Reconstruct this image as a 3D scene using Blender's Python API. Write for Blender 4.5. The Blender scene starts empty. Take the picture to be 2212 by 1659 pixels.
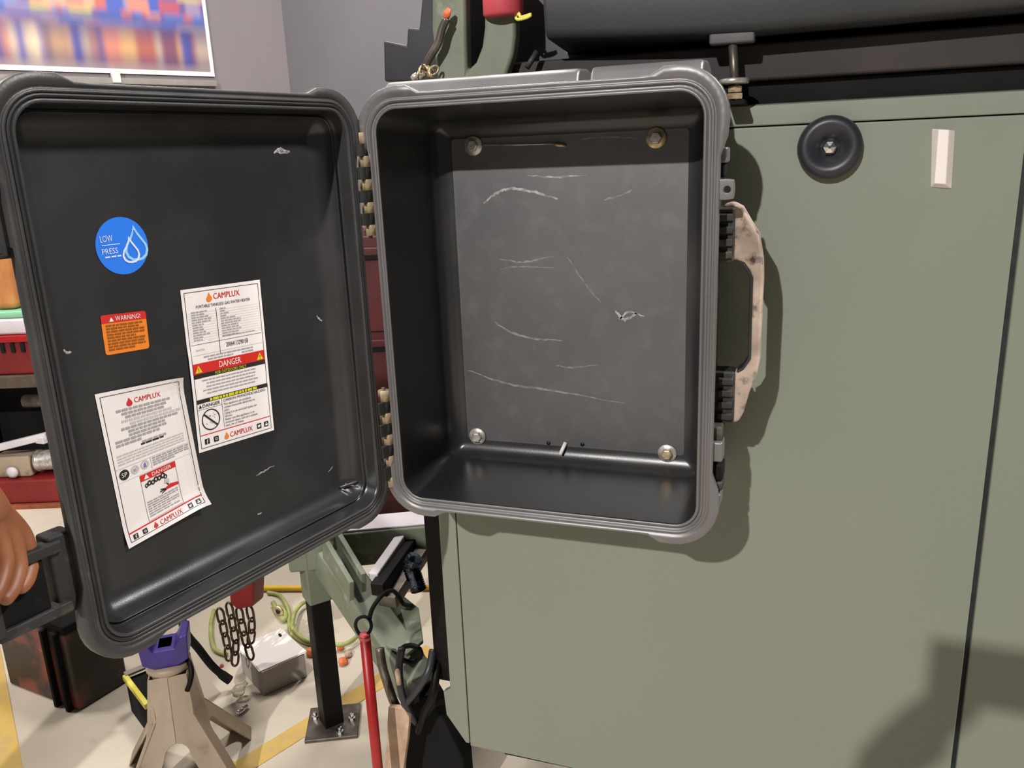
import bpy, bmesh, math, random
from mathutils import Vector, Matrix, Euler
random.seed(7)
SC = bpy.context.scene
COL = SC.collection

# ------------------------------------------------------------------ camera
F_PX = 1799.83
PITCH, YAW, ROLL = 0.26910, 0.34720, 0.04112
CZ = 1.1                                   # height of the case centre above the floor
CAM = Vector((0.3444, -1.0539, CZ + 0.2162))
_fw = Vector((-math.sin(YAW) * math.cos(PITCH), math.cos(YAW) * math.cos(PITCH), -math.sin(PITCH)))
_rt = Vector((math.cos(YAW), math.sin(YAW), 0))
_dn = _fw.cross(_rt)
RT = math.cos(ROLL) * _rt + math.sin(ROLL) * _dn
DN = -math.sin(ROLL) * _rt + math.cos(ROLL) * _dn
FW = _fw
cam_d = bpy.data.cameras.new('camera')
cam = bpy.data.objects.new('camera', cam_d)
COL.objects.link(cam)
cam_d.sensor_fit = 'HORIZONTAL'
cam_d.sensor_width = 36.0
cam_d.lens = 36.0 * F_PX / 2212.0
cam_d.clip_start = 0.02
cam.matrix_world = Matrix(((RT.x, -DN.x, -FW.x, CAM.x), (RT.y, -DN.y, -FW.y, CAM.y), (RT.z, -DN.z, -FW.z, CAM.z), (0, 0, 0, 1)))
SC.camera = cam

# ------------------------------------------------------------------ world, lights, exposure
wd = bpy.data.worlds.new('world')
SC.world = wd
wd.use_nodes = True
wd.node_tree.nodes['Background'].inputs[0].default_value = (0.95, 0.97, 1.0, 1)
wd.node_tree.nodes['Background'].inputs[1].default_value = 0.09


def area(name, loc, target, power, size, color):
    d = bpy.data.lights.new(name, 'AREA')
    d.shape = 'DISK'
    d.size = size
    d.energy = power
    d.color = color
    o = bpy.data.objects.new(name, d)
    COL.objects.link(o)
    o.location = loc
    o.rotation_euler = (Vector(target) - Vector(loc)).to_track_quat('-Z', 'Y').to_euler()
    return o


area('high_bay_lamp', (-0.65, -5.0, 4.0), (0.1, 0.0, 1.05), 345, 0.09, (1.0, 0.965, 0.935))
area('ceiling_lamp_right', (2.6, 0.12, 3.9), (-0.3, -0.3, 1.1), 185, 0.4, (1.0, 0.97, 0.955))
area('ceiling_lamp_left', (-2.6, 0.02, 3.9), (-1.4, 0.6, 0), 66, 0.5, (1.0, 0.95, 0.88))
area('rear_fill_light', (-1.0, 1.5, 3.9), (-1.3, 1.2, 0), 72, 0.8, (1.0, 0.95, 0.88))  # unseen fill lamp, added to brighten the floor at the back
SC.view_settings.view_transform = 'Standard'
SC.view_settings.look = 'None'
SC.view_settings.exposure = 0.0
SC.view_settings.gamma = 1.0
SC.view_settings.use_curve_mapping = False


# ------------------------------------------------------------------ placement helpers (pixel of the 2212x1659 frame -> point on a real plane)
def ray(u, v):
    return RT * ((u - 1106) / F_PX) + DN * ((v - 829.5) / F_PX) + FW


def atY(u, v, y):
    d = ray(u, v)
    return CAM + d * ((y - CAM.y) / d.y)


def atZ(u, v, z):
    d = ray(u, v)
    return CAM + d * ((z - CAM.z) / d.z)


def atP(u, v, p, n):
    d = ray(u, v)
    return CAM + d * ((p - CAM).dot(n) / d.dot(n))


def atD(u, v, dist):
    return CAM + ray(u, v) * dist


# ------------------------------------------------------------------ materials
MATS = {}


def hexc(r, g, b):
    f = lambda c: ((c / 255) / 12.92) if c / 255 <= 0.04045 else (((c / 255) + 0.055) / 1.055) ** 2.4
    return (f(r), f(g), f(b))


def mat(name, c1, c2=None, rough=0.5, metal=0.0, scale=8.0, detail=4.0, lo=0.35, hi=0.65, bump=0.0, bscale=300.0,
        spec=0.5, trans=0.0, c3=None, c3_scale=30.0, c3_lo=0.55, c3_hi=0.7, stretch=None, rough2=None):
    m = bpy.data.materials.new(name)
    m.use_nodes = True
    nt = m.node_tree
    b = nt.nodes['Principled BSDF']
    b.inputs['Roughness'].default_value = rough
    b.inputs['Metallic'].default_value = metal
    b.inputs['Specular IOR Level'].default_value = spec
    b.inputs['Transmission Weight'].default_value = trans
    b.inputs['Base Color'].default_value = (*c1, 1)
    tc = nt.nodes.new('ShaderNodeTexCoord')
    src = tc.outputs['Object']
    if stretch:
        mp = nt.nodes.new('ShaderNodeMapping')
        mp.inputs['Scale'].default_value = stretch
        nt.links.new(src, mp.inputs['Vector'])
        src = mp.outputs['Vector']

    def noise_mix(ca, cb, sc, dt, l, h):
        n = nt.nodes.new('ShaderNodeTexNoise')
        n.inputs['Scale'].default_value = sc
        n.inputs['Detail'].default_value = dt
        nt.links.new(src, n.inputs['Vector'])
        r = nt.nodes.new('ShaderNodeMapRange')
        r.inputs['From Min'].default_value = l
        r.inputs['From Max'].default_value = h
        nt.links.new(n.outputs['Fac'], r.inputs['Value'])
        x = nt.nodes.new('ShaderNodeMix')
        x.data_type = 'RGBA'
        nt.links.new(r.outputs['Result'], x.inputs['Factor'])
        for sock, val in ((6, ca), (7, cb)):
            if isinstance(val, tuple):
                x.inputs[sock].default_value = (*val, 1)
            else:
                nt.links.new(val, x.inputs[sock])
        return x.outputs[2], r.outputs['Result']
    if c2:
        out, fac = noise_mix(c1, c2, scale, detail, lo, hi)
        if rough2 is not None:
            rr = nt.nodes.new('ShaderNodeMapRange')
            rr.inputs['To Min'].default_value = rough
            rr.inputs['To Max'].default_value = rough2
            nt.links.new(fac, rr.inputs['Value'])
            nt.links.new(rr.outputs['Result'], b.inputs['Roughness'])
        if c3:
            out, _ = noise_mix(out, c3, c3_scale, 6.0, c3_lo, c3_hi)
        nt.links.new(out, b.inputs['Base Color'])
    if bump > 0:
        n = nt.nodes.new('ShaderNodeTexNoise')
        n.inputs['Scale'].default_value = bscale
        n.inputs['Detail'].default_value = 3
        nt.links.new(src, n.inputs['Vector'])
        bp = nt.nodes.new('ShaderNodeBump')
        bp.inputs['Strength'].default_value = bump
        bp.inputs['Distance'].default_value = 0.002
        nt.links.new(n.outputs['Fac'], bp.inputs['Height'])
        nt.links.new(bp.outputs['Normal'], b.inputs['Normal'])
    MATS[name] = m
    return m


DUST = hexc(186, 164, 140)
mat('concrete', hexc(204, 193, 176), hexc(184, 173, 156), rough=0.65, scale=2.5, detail=8, c3=hexc(160, 148, 128), c3_scale=9, c3_lo=0.6, c3_hi=0.8, bump=0.15, bscale=60)
mat('line_yellow', hexc(198, 164, 86), hexc(178, 154, 108), rough=0.6, scale=22, lo=0.45, hi=0.8)
mat('wall_grey', hexc(134, 127, 128), hexc(129, 123, 125), rough=0.8, scale=2, bump=0.05)
mat('wall_grey_cool', hexc(124, 122, 127), hexc(119, 117, 123), rough=0.8, scale=2, bump=0.05)
mat('green_paint', (0.212, 0.228, 0.180), (0.201, 0.217, 0.171), rough=0.42, scale=3, bump=0.06, bscale=220, spec=0.35)
mat('green_steel', hexc(118, 124, 106), hexc(104, 110, 92), rough=0.5, scale=14, c3=hexc(150, 148, 134), c3_scale=30, c3_lo=0.62, c3_hi=0.75)
mat('black_paint', hexc(18, 15, 14), hexc(13, 12, 12), rough=0.5, scale=20, spec=0.15)
mat('brown_black', hexc(46, 38, 34), hexc(34, 29, 28), rough=0.7, scale=9)
mat('black_matte', hexc(16, 16, 17), hexc(24, 23, 23), rough=0.85, scale=12, spec=0.2)
mat('case_black', (0.021, 0.0207, 0.0215), (0.031, 0.030, 0.030), rough=0.28, scale=9, detail=9, lo=0.42, hi=0.72, bump=0.05, bscale=520, rough2=0.36, spec=0.6)
mat('case_floor', (0.032, 0.032, 0.034), (0.046, 0.044, 0.045), rough=0.42, scale=5, detail=12, lo=0.40, hi=0.68, bump=0.06, bscale=520, c3=(0.085, 0.081, 0.083), c3_scale=30, c3_lo=0.50, c3_hi=0.95, rough2=0.48, spec=1.0)
_cf = MATS['case_floor'].node_tree.nodes['Principled BSDF']
_cf.inputs['Coat Weight'].default_value = 1.0
_cf.inputs['Coat Roughness'].default_value = 0.46
_cf.inputs['Coat IOR'].default_value = 1.6
mat('case_rim', (0.085, 0.080, 0.082), (0.115, 0.107, 0.108), rough=0.5, scale=14, bump=0.1, bscale=400, stretch=(1, 1, 0.3))
_cr = MATS['case_rim'].node_tree.nodes['Principled BSDF']
_cr.inputs['Coat Weight'].default_value = 1.0
_cr.inputs['Coat Roughness'].default_value = 0.40
_cr.inputs['Coat IOR'].default_value = 1.7
mat('case_rim_lid', (0.032, 0.031, 0.031), (0.048, 0.046, 0.044), rough=0.45, scale=14, bump=0.1, bscale=400)
mat('gasket_rubber', (0.008, 0.008, 0.008), (0.012, 0.012, 0.012), rough=0.5, scale=30)
mat('dusty_tan', hexc(182, 162, 146), hexc(128, 113, 101), rough=0.9, scale=24, detail=6, lo=0.35, hi=0.7, c3=hexc(56, 48, 44), c3_scale=50, c3_lo=0.56, c3_hi=0.70)
mat('dusty_black', (0.018, 0.017, 0.016), hexc(104, 92, 80), rough=0.7, scale=34, detail=8, lo=0.54, hi=0.86)
mat('hinge_dust', hexc(190, 172, 136), hexc(140, 122, 98), rough=0.9, scale=60)
mat('zinc', hexc(214, 208, 200), hexc(170, 164, 156), rough=0.35, metal=0.6, scale=120)
mat('zinc_gold', hexc(226, 208, 170), hexc(180, 156, 116), rough=0.35, metal=0.6, scale=120)
mat('chrome', (0.8, 0.8, 0.8), rough=0.12, metal=1.0)
mat('steel_dull', hexc(120, 112, 104), hexc(84, 78, 70), rough=0.4, metal=0.7, scale=30)
mat('dull_head', hexc(88, 84, 86), hexc(78, 74, 76), rough=0.6, scale=20)
mat('rusty_plate', hexc(196, 172, 150), hexc(160, 130, 108), rough=0.6, scale=20, c3=hexc(226, 218, 196), c3_scale=14, c3_lo=0.58, c3_hi=0.75)
mat('chain_steel', hexc(96, 84, 66), hexc(60, 52, 42), rough=0.35, metal=0.75, scale=60)
mat('red_deep', hexc(74, 8, 12), hexc(58, 6, 10), rough=0.5, scale=8)
mat('red_paint', hexc(158, 14, 18), hexc(136, 10, 14), rough=0.4, scale=8)
mat('red_dark', hexc(120, 20, 22), hexc(98, 14, 16), rough=0.45, scale=8)
mat('red_faded', hexc(206, 84, 92), hexc(190, 70, 80), rough=0.5, scale=8)
mat('tan_paint', hexc(168, 150, 130), hexc(150, 134, 114), rough=0.5, scale=9, c3=hexc(110, 92, 72), c3_scale=18, c3_lo=0.62, c3_hi=0.74)
mat('purple_paint', hexc(62, 44, 138), hexc(44, 30, 100), rough=0.35, scale=9)
mat('white_plastic', hexc(236, 226, 220), hexc(226, 216, 210), rough=0.5, scale=12)
mat('white_side', hexc(214, 204, 200), rough=0.5)
mat('paper', hexc(240, 233, 230), hexc(236, 229, 226), rough=0.5, scale=30)
mat('print_black', hexc(40, 36, 36), rough=0.5)
mat('print_grey', hexc(166, 160, 160), rough=0.5)
mat('print_light', hexc(198, 192, 190), rough=0.5)
mat('print_red', hexc(206, 40, 34), rough=0.5)
mat('print_orange', hexc(236, 130, 34), rough=0.5)
mat('print_brown', hexc(150, 84, 20), rough=0.5)
mat('print_yellow', hexc(214, 206, 30), rough=0.5)
mat('print_blue', hexc(40, 122, 236), rough=0.45)
mat('print_violet', hexc(120, 120, 190), rough=0.5)
mat('print_white', hexc(214, 226, 250), rough=0.5)
mat('print_cyan', hexc(150, 204, 240), rough=0.5)
mat('rubber_dark', hexc(36, 36, 42), hexc(46, 46, 52), rough=0.42, scale=16)
mat('cover_grey', hexc(46, 47, 48), hexc(38, 39, 40), rough=0.6, scale=4, bump=0.1, bscale=160)
mat('yellow_plastic', hexc(236, 190, 40), hexc(226, 178, 36), rough=0.45, scale=9)
mat('yellow_bright', hexc(240, 232, 120), hexc(226, 214, 80), rough=0.45, scale=9)
mat('hose_green', hexc(176, 184, 110), hexc(150, 156, 92), rough=0.5, scale=20)
mat('grey_board', hexc(150, 144, 138), hexc(140, 134, 128), rough=0.7, scale=20)
mat('orange_bits', hexc(226, 130, 80), hexc(200, 100, 60), rough=0.6, scale=40)
mat('box_red_black', hexc(40, 32, 28), hexc(112, 52, 42), rough=0.5, scale=9, lo=0.5, hi=0.62, c3=hexc(150, 120, 106), c3_scale=24, c3_lo=0.68, c3_hi=0.74)
mat('glassy', hexc(220, 216, 206), rough=0.08, trans=0.85)
mat('foil_blue', hexc(90, 104, 128), hexc(14, 16, 22), rough=0.2, metal=0.6, scale=60, lo=0.45, hi=0.55)
mat('orange_sack', hexc(206, 150, 80), hexc(170, 104, 56), rough=0.7, scale=14, stretch=(1, 1, 0.3))
mat('tote_white', hexc(206, 200, 204), hexc(190, 184, 190), rough=0.5, scale=9)
mat('tote_green', hexc(130, 190, 150), rough=0.5)
mat('shelf_brown', hexc(84, 70, 54), hexc(66, 56, 44), rough=0.7, scale=20)
mat('orange_wood', hexc(140, 72, 36), hexc(110, 54, 28), rough=0.7, scale=20)
mat('scuff', (0.42, 0.41, 0.41), (0.20, 0.195, 0.195), rough=0.8, scale=90, lo=0.4, hi=0.6)
mat('scuff_faint', (0.24, 0.235, 0.235), (0.15, 0.146, 0.146), rough=0.8, scale=90, lo=0.4, hi=0.6)
mat('skin', hexc(150, 96, 64), hexc(134, 80, 52), rough=0.5, scale=30)
mat('cloth_dark', hexc(40, 42, 48), hexc(34, 35, 40), rough=0.9, scale=40)
mat('phone_body', hexc(24, 24, 28), rough=0.25)
mat('seam_dark', hexc(34, 44, 44), hexc(22, 28, 30), rough=0.7, scale=30)

# poster print: colour attribute
_m = bpy.data.materials.new('poster_print')
_m.use_nodes = True
_a = _m.node_tree.nodes.new('ShaderNodeVertexColor')
_a.layer_name = 'print'
_m.node_tree.links.new(_a.outputs['Color'], _m.node_tree.nodes['Principled BSDF'].inputs['Base Color'])
_m.node_tree.nodes['Principled BSDF'].inputs['Roughness'].default_value = 0.4
MATS['poster_print'] = _m


# ------------------------------------------------------------------ lettering (built once, while the scene is still small)
TEXTS = {}


def prepare_text(strings):
    obs = []
    for s in strings:
        c = bpy.data.curves.new('t', 'FONT')
        c.body = s
        c.size = 1.0
        c.resolution_u = 2
        o = bpy.data.objects.new('t', c)
        COL.objects.link(o)
        obs.append((s, o, c))
    dg = bpy.context.evaluated_depsgraph_get()
    for s, o, c in obs:
        me = o.evaluated_get(dg).to_mesh()
        vs = [(v.co.x, v.co.y) for v in me.vertices]
        fs = [tuple(p.vertices) for p in me.polygons]
        x0 = min(v[0] for v in vs)
        x1 = max(v[0] for v in vs)
        y0 = 0.0
        y1 = max(v[1] for v in vs)
        TEXTS[s] = ([((x - x0) / (x1 - x0), (y - y0) / (y1 - y0)) for x, y in vs], fs, (x1 - x0) / (y1 - y0))
        o.evaluated_get(dg).to_mesh_clear()
    for s, o, c in obs:
        bpy.data.objects.remove(o)
        bpy.data.curves.remove(c)


CO_TEXT = ['This appliance can produce', 'carbon monoxide which has no', 'odor.', 'Using it in an enclosed space can', 'kill you.',
           'Never use this appliance in an', 'enclosed space such as a camper,', 'tent, car or home.']
prepare_text(['CAMPLUX', 'PORTABLE TANKLESS GAS WATER HEATER', '20064113290158', 'Serial No.', 'DANGER', 'FOR OUTDOORS ONLY',
              'CARBON MONOXIDE HAZARD', 'WARNING!', 'LOW', 'PRESS', 'f', 'SP', '!'] + CO_TEXT)


# ------------------------------------------------------------------ mesh helpers
class MB:
    def __init__(self):
        self.v, self.f, self.mi, self.sm = [], [], [], []

    def add(self, vs, fs, mi=0, smooth=False):
        o = len(self.v)
        self.v += [Vector(p) for p in vs]
        for q in fs:
            self.f.append(tuple(i + o for i in q))
            self.mi.append(mi)
            self.sm.append(smooth)
        return self

    def box(self, lo, hi, mi=0, M=None):
        x0, y0, z0 = lo
        x1, y1, z1 = hi
        vs = [(x0, y0, z0), (x1, y0, z0), (x1, y1, z0), (x0, y1, z0), (x0, y0, z1), (x1, y0, z1), (x1, y1, z1), (x0, y1, z1)]
        if M:
            vs = [M @ Vector(p) for p in vs]
        return self.add(vs, [(0, 3, 2, 1), (4, 5, 6, 7), (0, 1, 5, 4), (1, 2, 6, 5), (2, 3, 7, 6), (3, 0, 4, 7)], mi)

    def bar(self, a, b, w, h, up=(0, 0, 1), mi=0):
        a, b = Vector(a), Vector(b)
        d = (b - a).normalized()
        s = d.cross(Vector(up)).normalized()
        u = s.cross(d).normalized()
        vs = []
        for p in (a, b):
            for (i, j) in ((-1, -1), (1, -1), (1, 1), (-1, 1)):
                vs.append(p + s * (i * w / 2) + u * (j * h / 2))
        return self.add(vs, [(0, 3, 2, 1), (4, 5, 6, 7), (0, 1, 5, 4), (1, 2, 6, 5), (2, 3, 7, 6), (3, 0, 4, 7)], mi)

    def tube(self, pts, r, n=8, mi=0, closed=False):
        pts = [Vector(p) for p in pts]
        k = len(pts)
        rr = r if isinstance(r, (list, tuple)) else [r] * k
        vs, fs = [], []
        prev = None
        for i, p in enumerate(pts):
            if closed:
                d = pts[(i + 1) % k] - pts[i - 1]
            else:
                d = pts[min(i + 1, k - 1)] - pts[max(i - 1, 0)]
            d.normalize()
            ref = prev if prev is not None else (Vector((0, 0, 1)) if abs(d.z) < 0.9 else Vector((1, 0, 0)))
            s = d.cross(ref)
            if s.length < 1e-4:
                s = d.cross(Vector((0.3, 1, 0.2)))
            s.normalize()
            u = s.cross(d).normalized()
            prev = u
            for j in range(n):
                t = 2 * math.pi * j / n
                vs.append(p + s * (rr[i] * math.cos(t)) + u * (rr[i] * math.sin(t)))
        m = k if closed else k - 1
        for i in range(m):
            for j in range(n):
                a, b = i * n + j, i * n + (j + 1) % n
                c, d2 = ((i + 1) % k) * n + (j + 1) % n, ((i + 1) % k) * n + j
                fs.append((a, b, c, d2))
        if not closed:
            fs.append(tuple(range(n))[::-1])
            fs.append(tuple(range((k - 1) * n, k * n)))
        return self.add(vs, fs, mi, True)

    def lathe(self, prof, c, axis=(0, 0, 1), n=24, mi=0, smooth=True):
        """prof: list of (radius, height along axis)"""
        c = Vector(c)
        ax = Vector(axis).normalized()
        s = ax.cross(Vector((0, 0, 1)) if abs(ax.z) < 0.9 else Vector((1, 0, 0))).normalized()
        u = ax.cross(s)
        vs, fs = [], []
        for (r, h) in prof:
            for j in range(n):
                t = 2 * math.pi * j / n
                vs.append(c + ax * h + s * (r * math.cos(t)) + u * (r * math.sin(t)))
        for i in range(len(prof) - 1):
            for j in range(n):
                fs.append((i * n + j, i * n + (j + 1) % n, (i + 1) * n + (j + 1) % n, (i + 1) * n + j))
        fs.append(tuple(range(n))[::-1])
        fs.append(tuple(range((len(prof) - 1) * n, len(prof) * n)))
        return self.add(vs, fs, mi, smooth)

    def prism(self, pts, off, mi=0):
        """flat outline of 3-D points pushed along the vector off"""
        n = len(pts)
        off = Vector(off)
        vs = [Vector(p) for p in pts] + [Vector(p) + off for p in pts]
        fs = [tuple(range(n)), tuple(range(n, 2 * n))[::-1]]
        for i in range(n):
            fs.append((i, i + n, (i + 1) % n + n, (i + 1) % n))
        return self.add(vs, fs, mi)

    def ring_prism(self, outer, inner, off, mi=0):
        n = len(outer)
        off = Vector(off)
        vs = [Vector(p) for p in outer] + [Vector(p) for p in inner]
        vs += [p + off for p in vs]
        fs = []
        for i in range(n):
            j = (i + 1) % n
            fs += [(i, j, n + j, n + i), (2 * n + i, 3 * n + i, 3 * n + j, 2 * n + j), (i, 2 * n + i, 2 * n + j, j), (n + i, n + j, 3 * n + j, 3 * n + i)]
        return self.add(vs, fs, mi)

    def mesh(self, name, mats):
        me = bpy.data.meshes.new(name)
        me.from_pydata([tuple(p) for p in self.v], [], self.f)
        for m in mats:
            me.materials.append(MATS[m])
        me.polygons.foreach_set('material_index', self.mi)
        me.polygons.foreach_set('use_smooth', self.sm)
        bm = bmesh.new()
        bm.from_mesh(me)
        bmesh.ops.recalc_face_normals(bm, faces=bm.faces)
        bm.to_mesh(me)
        bm.free()
        me.update()
        return me

    def build(self, name, mats, parent=None, bevel=0.0, seg=2, angle=35, label=None, cat=None, group=None, kind=None, subsurf=0):
        if isinstance(mats, str):
            mats = [mats]
        loc = Vector((0, 0, 0))
        if parent is None:
            xs = [p.x for p in self.v]
            ys = [p.y for p in self.v]
            zs = [p.z for p in self.v]
            loc = Vector(((min(xs) + max(xs)) / 2, (min(ys) + max(ys)) / 2, min(zs)))
            self.v = [p - loc for p in self.v]
        o = bpy.data.objects.new(name, self.mesh(name, mats))
        COL.objects.link(o)
        o.location = loc
        adopt(o, parent)
        if bevel > 0:
            b = o.modifiers.new('bevel', 'BEVEL')
            b.width = bevel
            b.segments = seg
            b.limit_method = 'ANGLE'
            b.angle_limit = math.radians(angle)
            b.use_clamp_overlap = True
            for p in o.data.polygons:
                p.use_smooth = True
            w = o.modifiers.new('wn', 'WEIGHTED_NORMAL')
            w.keep_sharp = True
        if subsurf:
            s = o.modifiers.new('sub', 'SUBSURF')
            s.levels = s.render_levels = subsurf
        return tag(o, label, cat, group, kind)


def adopt(o, parent):
    if parent is None:
        return
    o.parent = parent
    o.matrix_parent_inverse = Matrix.Translation(-parent.location) if parent.type == 'EMPTY' else Matrix.Identity(4)


def tag(o, label=None, cat=None, group=None, kind=None):
    if label:
        o['label'] = label
    if cat:
        o['category'] = cat
    if group:
        o['group'] = group
    if kind:
        o['kind'] = kind
    return o


def thing(name, label, cat, loc, group=None):
    o = bpy.data.objects.new(name, None)
    COL.objects.link(o)
    o.location = loc
    o.empty_display_size = 0.05
    return tag(o, label, cat, group)


def place(name, me, M, parent=None, **kw):
    """another object on shared mesh data, at world matrix M"""
    o = bpy.data.objects.new(name, me)
    COL.objects.link(o)
    o.matrix_basis = M
    adopt(o, parent)
    return tag(o, kw.get('label'), kw.get('cat'), kw.get('group'), kw.get('kind'))


def spline(pts, n=6):
    pts = [Vector(p) for p in pts]
    out = []
    for i in range(len(pts) - 1):
        p0, p1, p2, p3 = pts[max(i - 1, 0)], pts[i], pts[i + 1], pts[min(i + 2, len(pts) - 1)]
        for k in range(n):
            t = k / n
            out.append(0.5 * ((2 * p1) + (p2 - p0) * t + (2 * p0 - 5 * p1 + 4 * p2 - p3) * t * t + (3 * p1 - p0 - 3 * p2 + p3) * t ** 3))
    out.append(pts[-1])
    return out


# ================================================================== the setting
MB().box((-7, -4, -0.1), (4, 7, 0)).build('floor', 'concrete', kind='structure', label='grey concrete workshop floor')
floor = bpy.data.objects['floor']


def floor_line(a, b, w):
    a, b = Vector(a), Vector(b)
    MB().bar((a.x, a.y, 0.0005), (b.x, b.y, 0.0005), w, 0.003).build('painted_line', 'line_yellow', None, kind='structure', label='yellow painted floor line')


# walls: the shop stands at an angle to the trailer
WDIR = Vector((0.45, 0.893, 0)).normalized()
WCOR = atD(613, 60, 4.6)
WCOR.z = 0
WN = Vector((WDIR.y, -WDIR.x, 0))          # normal of the left wall, into the room
m = MB()
a = WCOR - WDIR * 5.0
m.prism([a, WCOR, WCOR + Vector((0, 0, 3.6)), a + Vector((0, 0, 3.6))], -WN * 0.1)
m.build('wall_left', 'wall_grey', kind='structure', label='light grey workshop wall behind the poster')
m = MB()
b2 = WCOR + WN * 5.0
m.prism([WCOR, b2, b2 + Vector((0, 0, 3.6)), WCOR + Vector((0, 0, 3.6))], WDIR * 0.1)
m.build('wall_back', 'wall_grey_cool', kind='structure', label='cooler grey workshop wall beyond the trailer')

# painted lines on the floor
p1, p2 = atZ(470, 1690, 0), atZ(660, 1572, 0)
d = (p2 - p1).normalized()
m = MB()
s = Vector((d.y, -d.x, 0))
l0, l1 = p1 - d * 1.0, p2 + d * 0.42
m.bar((l0.x, l0.y, 0.0005), (l1.x, l1.y, 0.0005), 0.055, 0.002)
m.build('trim_1', 'line_yellow', kind='structure', label='worn yellow painted floor line running under the support leg')
p1, p2 = atZ(-30, 1470, 0), atZ(-2, 1659, 0)
d = (p2 - p1).normalized()
l0, l1 = p1 - d * 2.0, p2 + d * 1.0
m = MB()
m.bar((l0.x, l0.y, 0.0005), (l1.x, l1.y, 0.0005), 0.09, 0.002)
m.build('trim_2', 'line_yellow', kind='structure', label='yellow painted floor line at the left edge')

# ================================================================== trailer
YP = 0.178
trailer = thing('trailer', 'olive green steel box trailer with a flat panelled side and drawbar', 'trailer', (0.4, 0.6, 0.0))
ZT = CZ + 0.268       # top of the panel
ZG = CZ + 0.239       # groove under the top flange
ZB = CZ - 0.868
m = MB()
m.box((-0.235, YP + 0.02, ZB + 0.02), (1.5, 1.25, ZT - 0.005))
m.build('body_shell', 'black_matte', trailer)
# side panel with cut lower corner
def P(x, z, y=YP):
    return Vector((x, y, z))
m = MB()
m.prism([P(-0.216, ZG - 0.0008), P(0.592, ZG - 0.0008), P(0.592, ZB - 0.01), P(-0.17, ZB), P(-0.216, ZB + 0.0)], (0, 0.012, 0))
m.build('side_panel', 'green_paint', trailer, bevel=0.002)
m = MB()
m.prism([P(-0.2505, ZG - 0.0008), P(-0.2175, ZG - 0.0008), P(-0.2175, ZB + 0.005), P(-0.225, ZB + 0.005), P(-0.262, ZB + 0.06), P(-0.265, ZB + 0.11), P(-0.2505, ZB + 0.12)], (0, 0.012, 0))
m.build('edge_flange', 'green_paint', trailer, bevel=0.002)
m = MB()
m.box((-0.2505, YP - 0.001, ZG + 0.0008), (0.592, YP + 0.012, ZT))
m.box((-0.2505, YP - 0.001, ZT - 0.004), (0.592, YP + 0.05, ZT))
m.build('top_flange', 'green_paint', trailer, bevel=0.002)
m = MB()
m.box((0.599, YP + 0.001, ZB), (1.5, YP + 0.014, ZT - 0.002))
m.build('side_panel', 'green_paint', trailer, bevel=0.003)
m = MB()
m.box((0.585, YP + 0.012, ZB), (0.606, YP + 0.016, ZT))
m.build('seam_strip', 'seam_dark', trailer)
m = MB()
m.box((-0.2895, YP + 0.018, ZB + 0.12), (-0.236, YP + 0.09, CZ + 0.30))
m.build('corner_post', 'black_paint', trailer, bevel=0.004)
m = MB()
m.box((-0.16, YP + 0.03, ZB - 0.03), (1.5, YP + 0.09, ZB + 0.022))
m.build('bottom_rail', 'black_matte', trailer, bevel=0.003)
m = MB()
m.box((-0.235, YP + 0.012, ZT - 0.006), (1.5, YP + 0.12, CZ + 0.298))
m.build('rubber_seal', 'black_matte', trailer, bevel=0.004)
m = MB()
m.box((-0.235, YP - 0.004, CZ + 0.298), (1.5, YP + 0.2, CZ + 0.345))
m.build('top_rail', 'brown_black', trailer, bevel=0.004)
m = MB()
m.box((-0.02, YP + 0.10, CZ + 0.34), (1.5, 1.25, CZ + 0.354))
m.build('roof_panel', 'black_matte', trailer, bevel=0.004)
# black frame plate at the front top corner, seen above the case
yb = YP + 0.05
m = MB()
m.prism([atY(u, v, yb) for u, v in ((828, 87), (878, 98), (880, 60), (905, 62), (911, 0), (914, -160), (1176, -160), (1178, 60), (1230, 114), (1330, 118), (1330, 176), (830, 176))], (0, 0.03, 0))
m.build('corner_frame', 'rubber_dark', trailer, bevel=0.003)

# cover lying on the trailer
m = MB()
st = [(1175, 84), (1300, 82), (1450, 78), (1640, 68), (1900, 44), (2212, 13), (2500, -20)]
yc = 0.115
rows = []
for (u, v) in st:
    q = atY(u, v, yc)
    rows.append([Vector((q.x, yc + 0.12, CZ + 0.356)), Vector((q.x, yc + 0.008, q.z)), Vector((q.x, yc, q.z + 0.012)), Vector((q.x, yc - 0.004, q.z + 0.05)),
                 Vector((q.x, yc + 0.006, q.z + 0.16)), Vector((q.x, yc + 0.05, q.z + 0.2)), Vector((q.x, yc + 0.9, q.z + 0.21)), Vector((q.x, yc + 0.9, CZ + 0.356))])
vs = [p for r in rows for p in r]
k = len(rows[0])
fs = []
for i in range(len(rows) - 1):
    for j in range(k):
        fs.append((i * k + j, i * k + (j + 1) % k, (i + 1) * k + (j + 1) % k, (i + 1) * k + j))
fs.append(tuple(range(k)))
fs.append(tuple(range((len(rows) - 1) * k, len(rows) * k))[::-1])
m.add(vs, fs, 0, True)
m.build('trailer_cover', 'cover_grey', bevel=0.006, label='dark grey padded cover overhanging the top of the green trailer', cat='cover')

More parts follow.
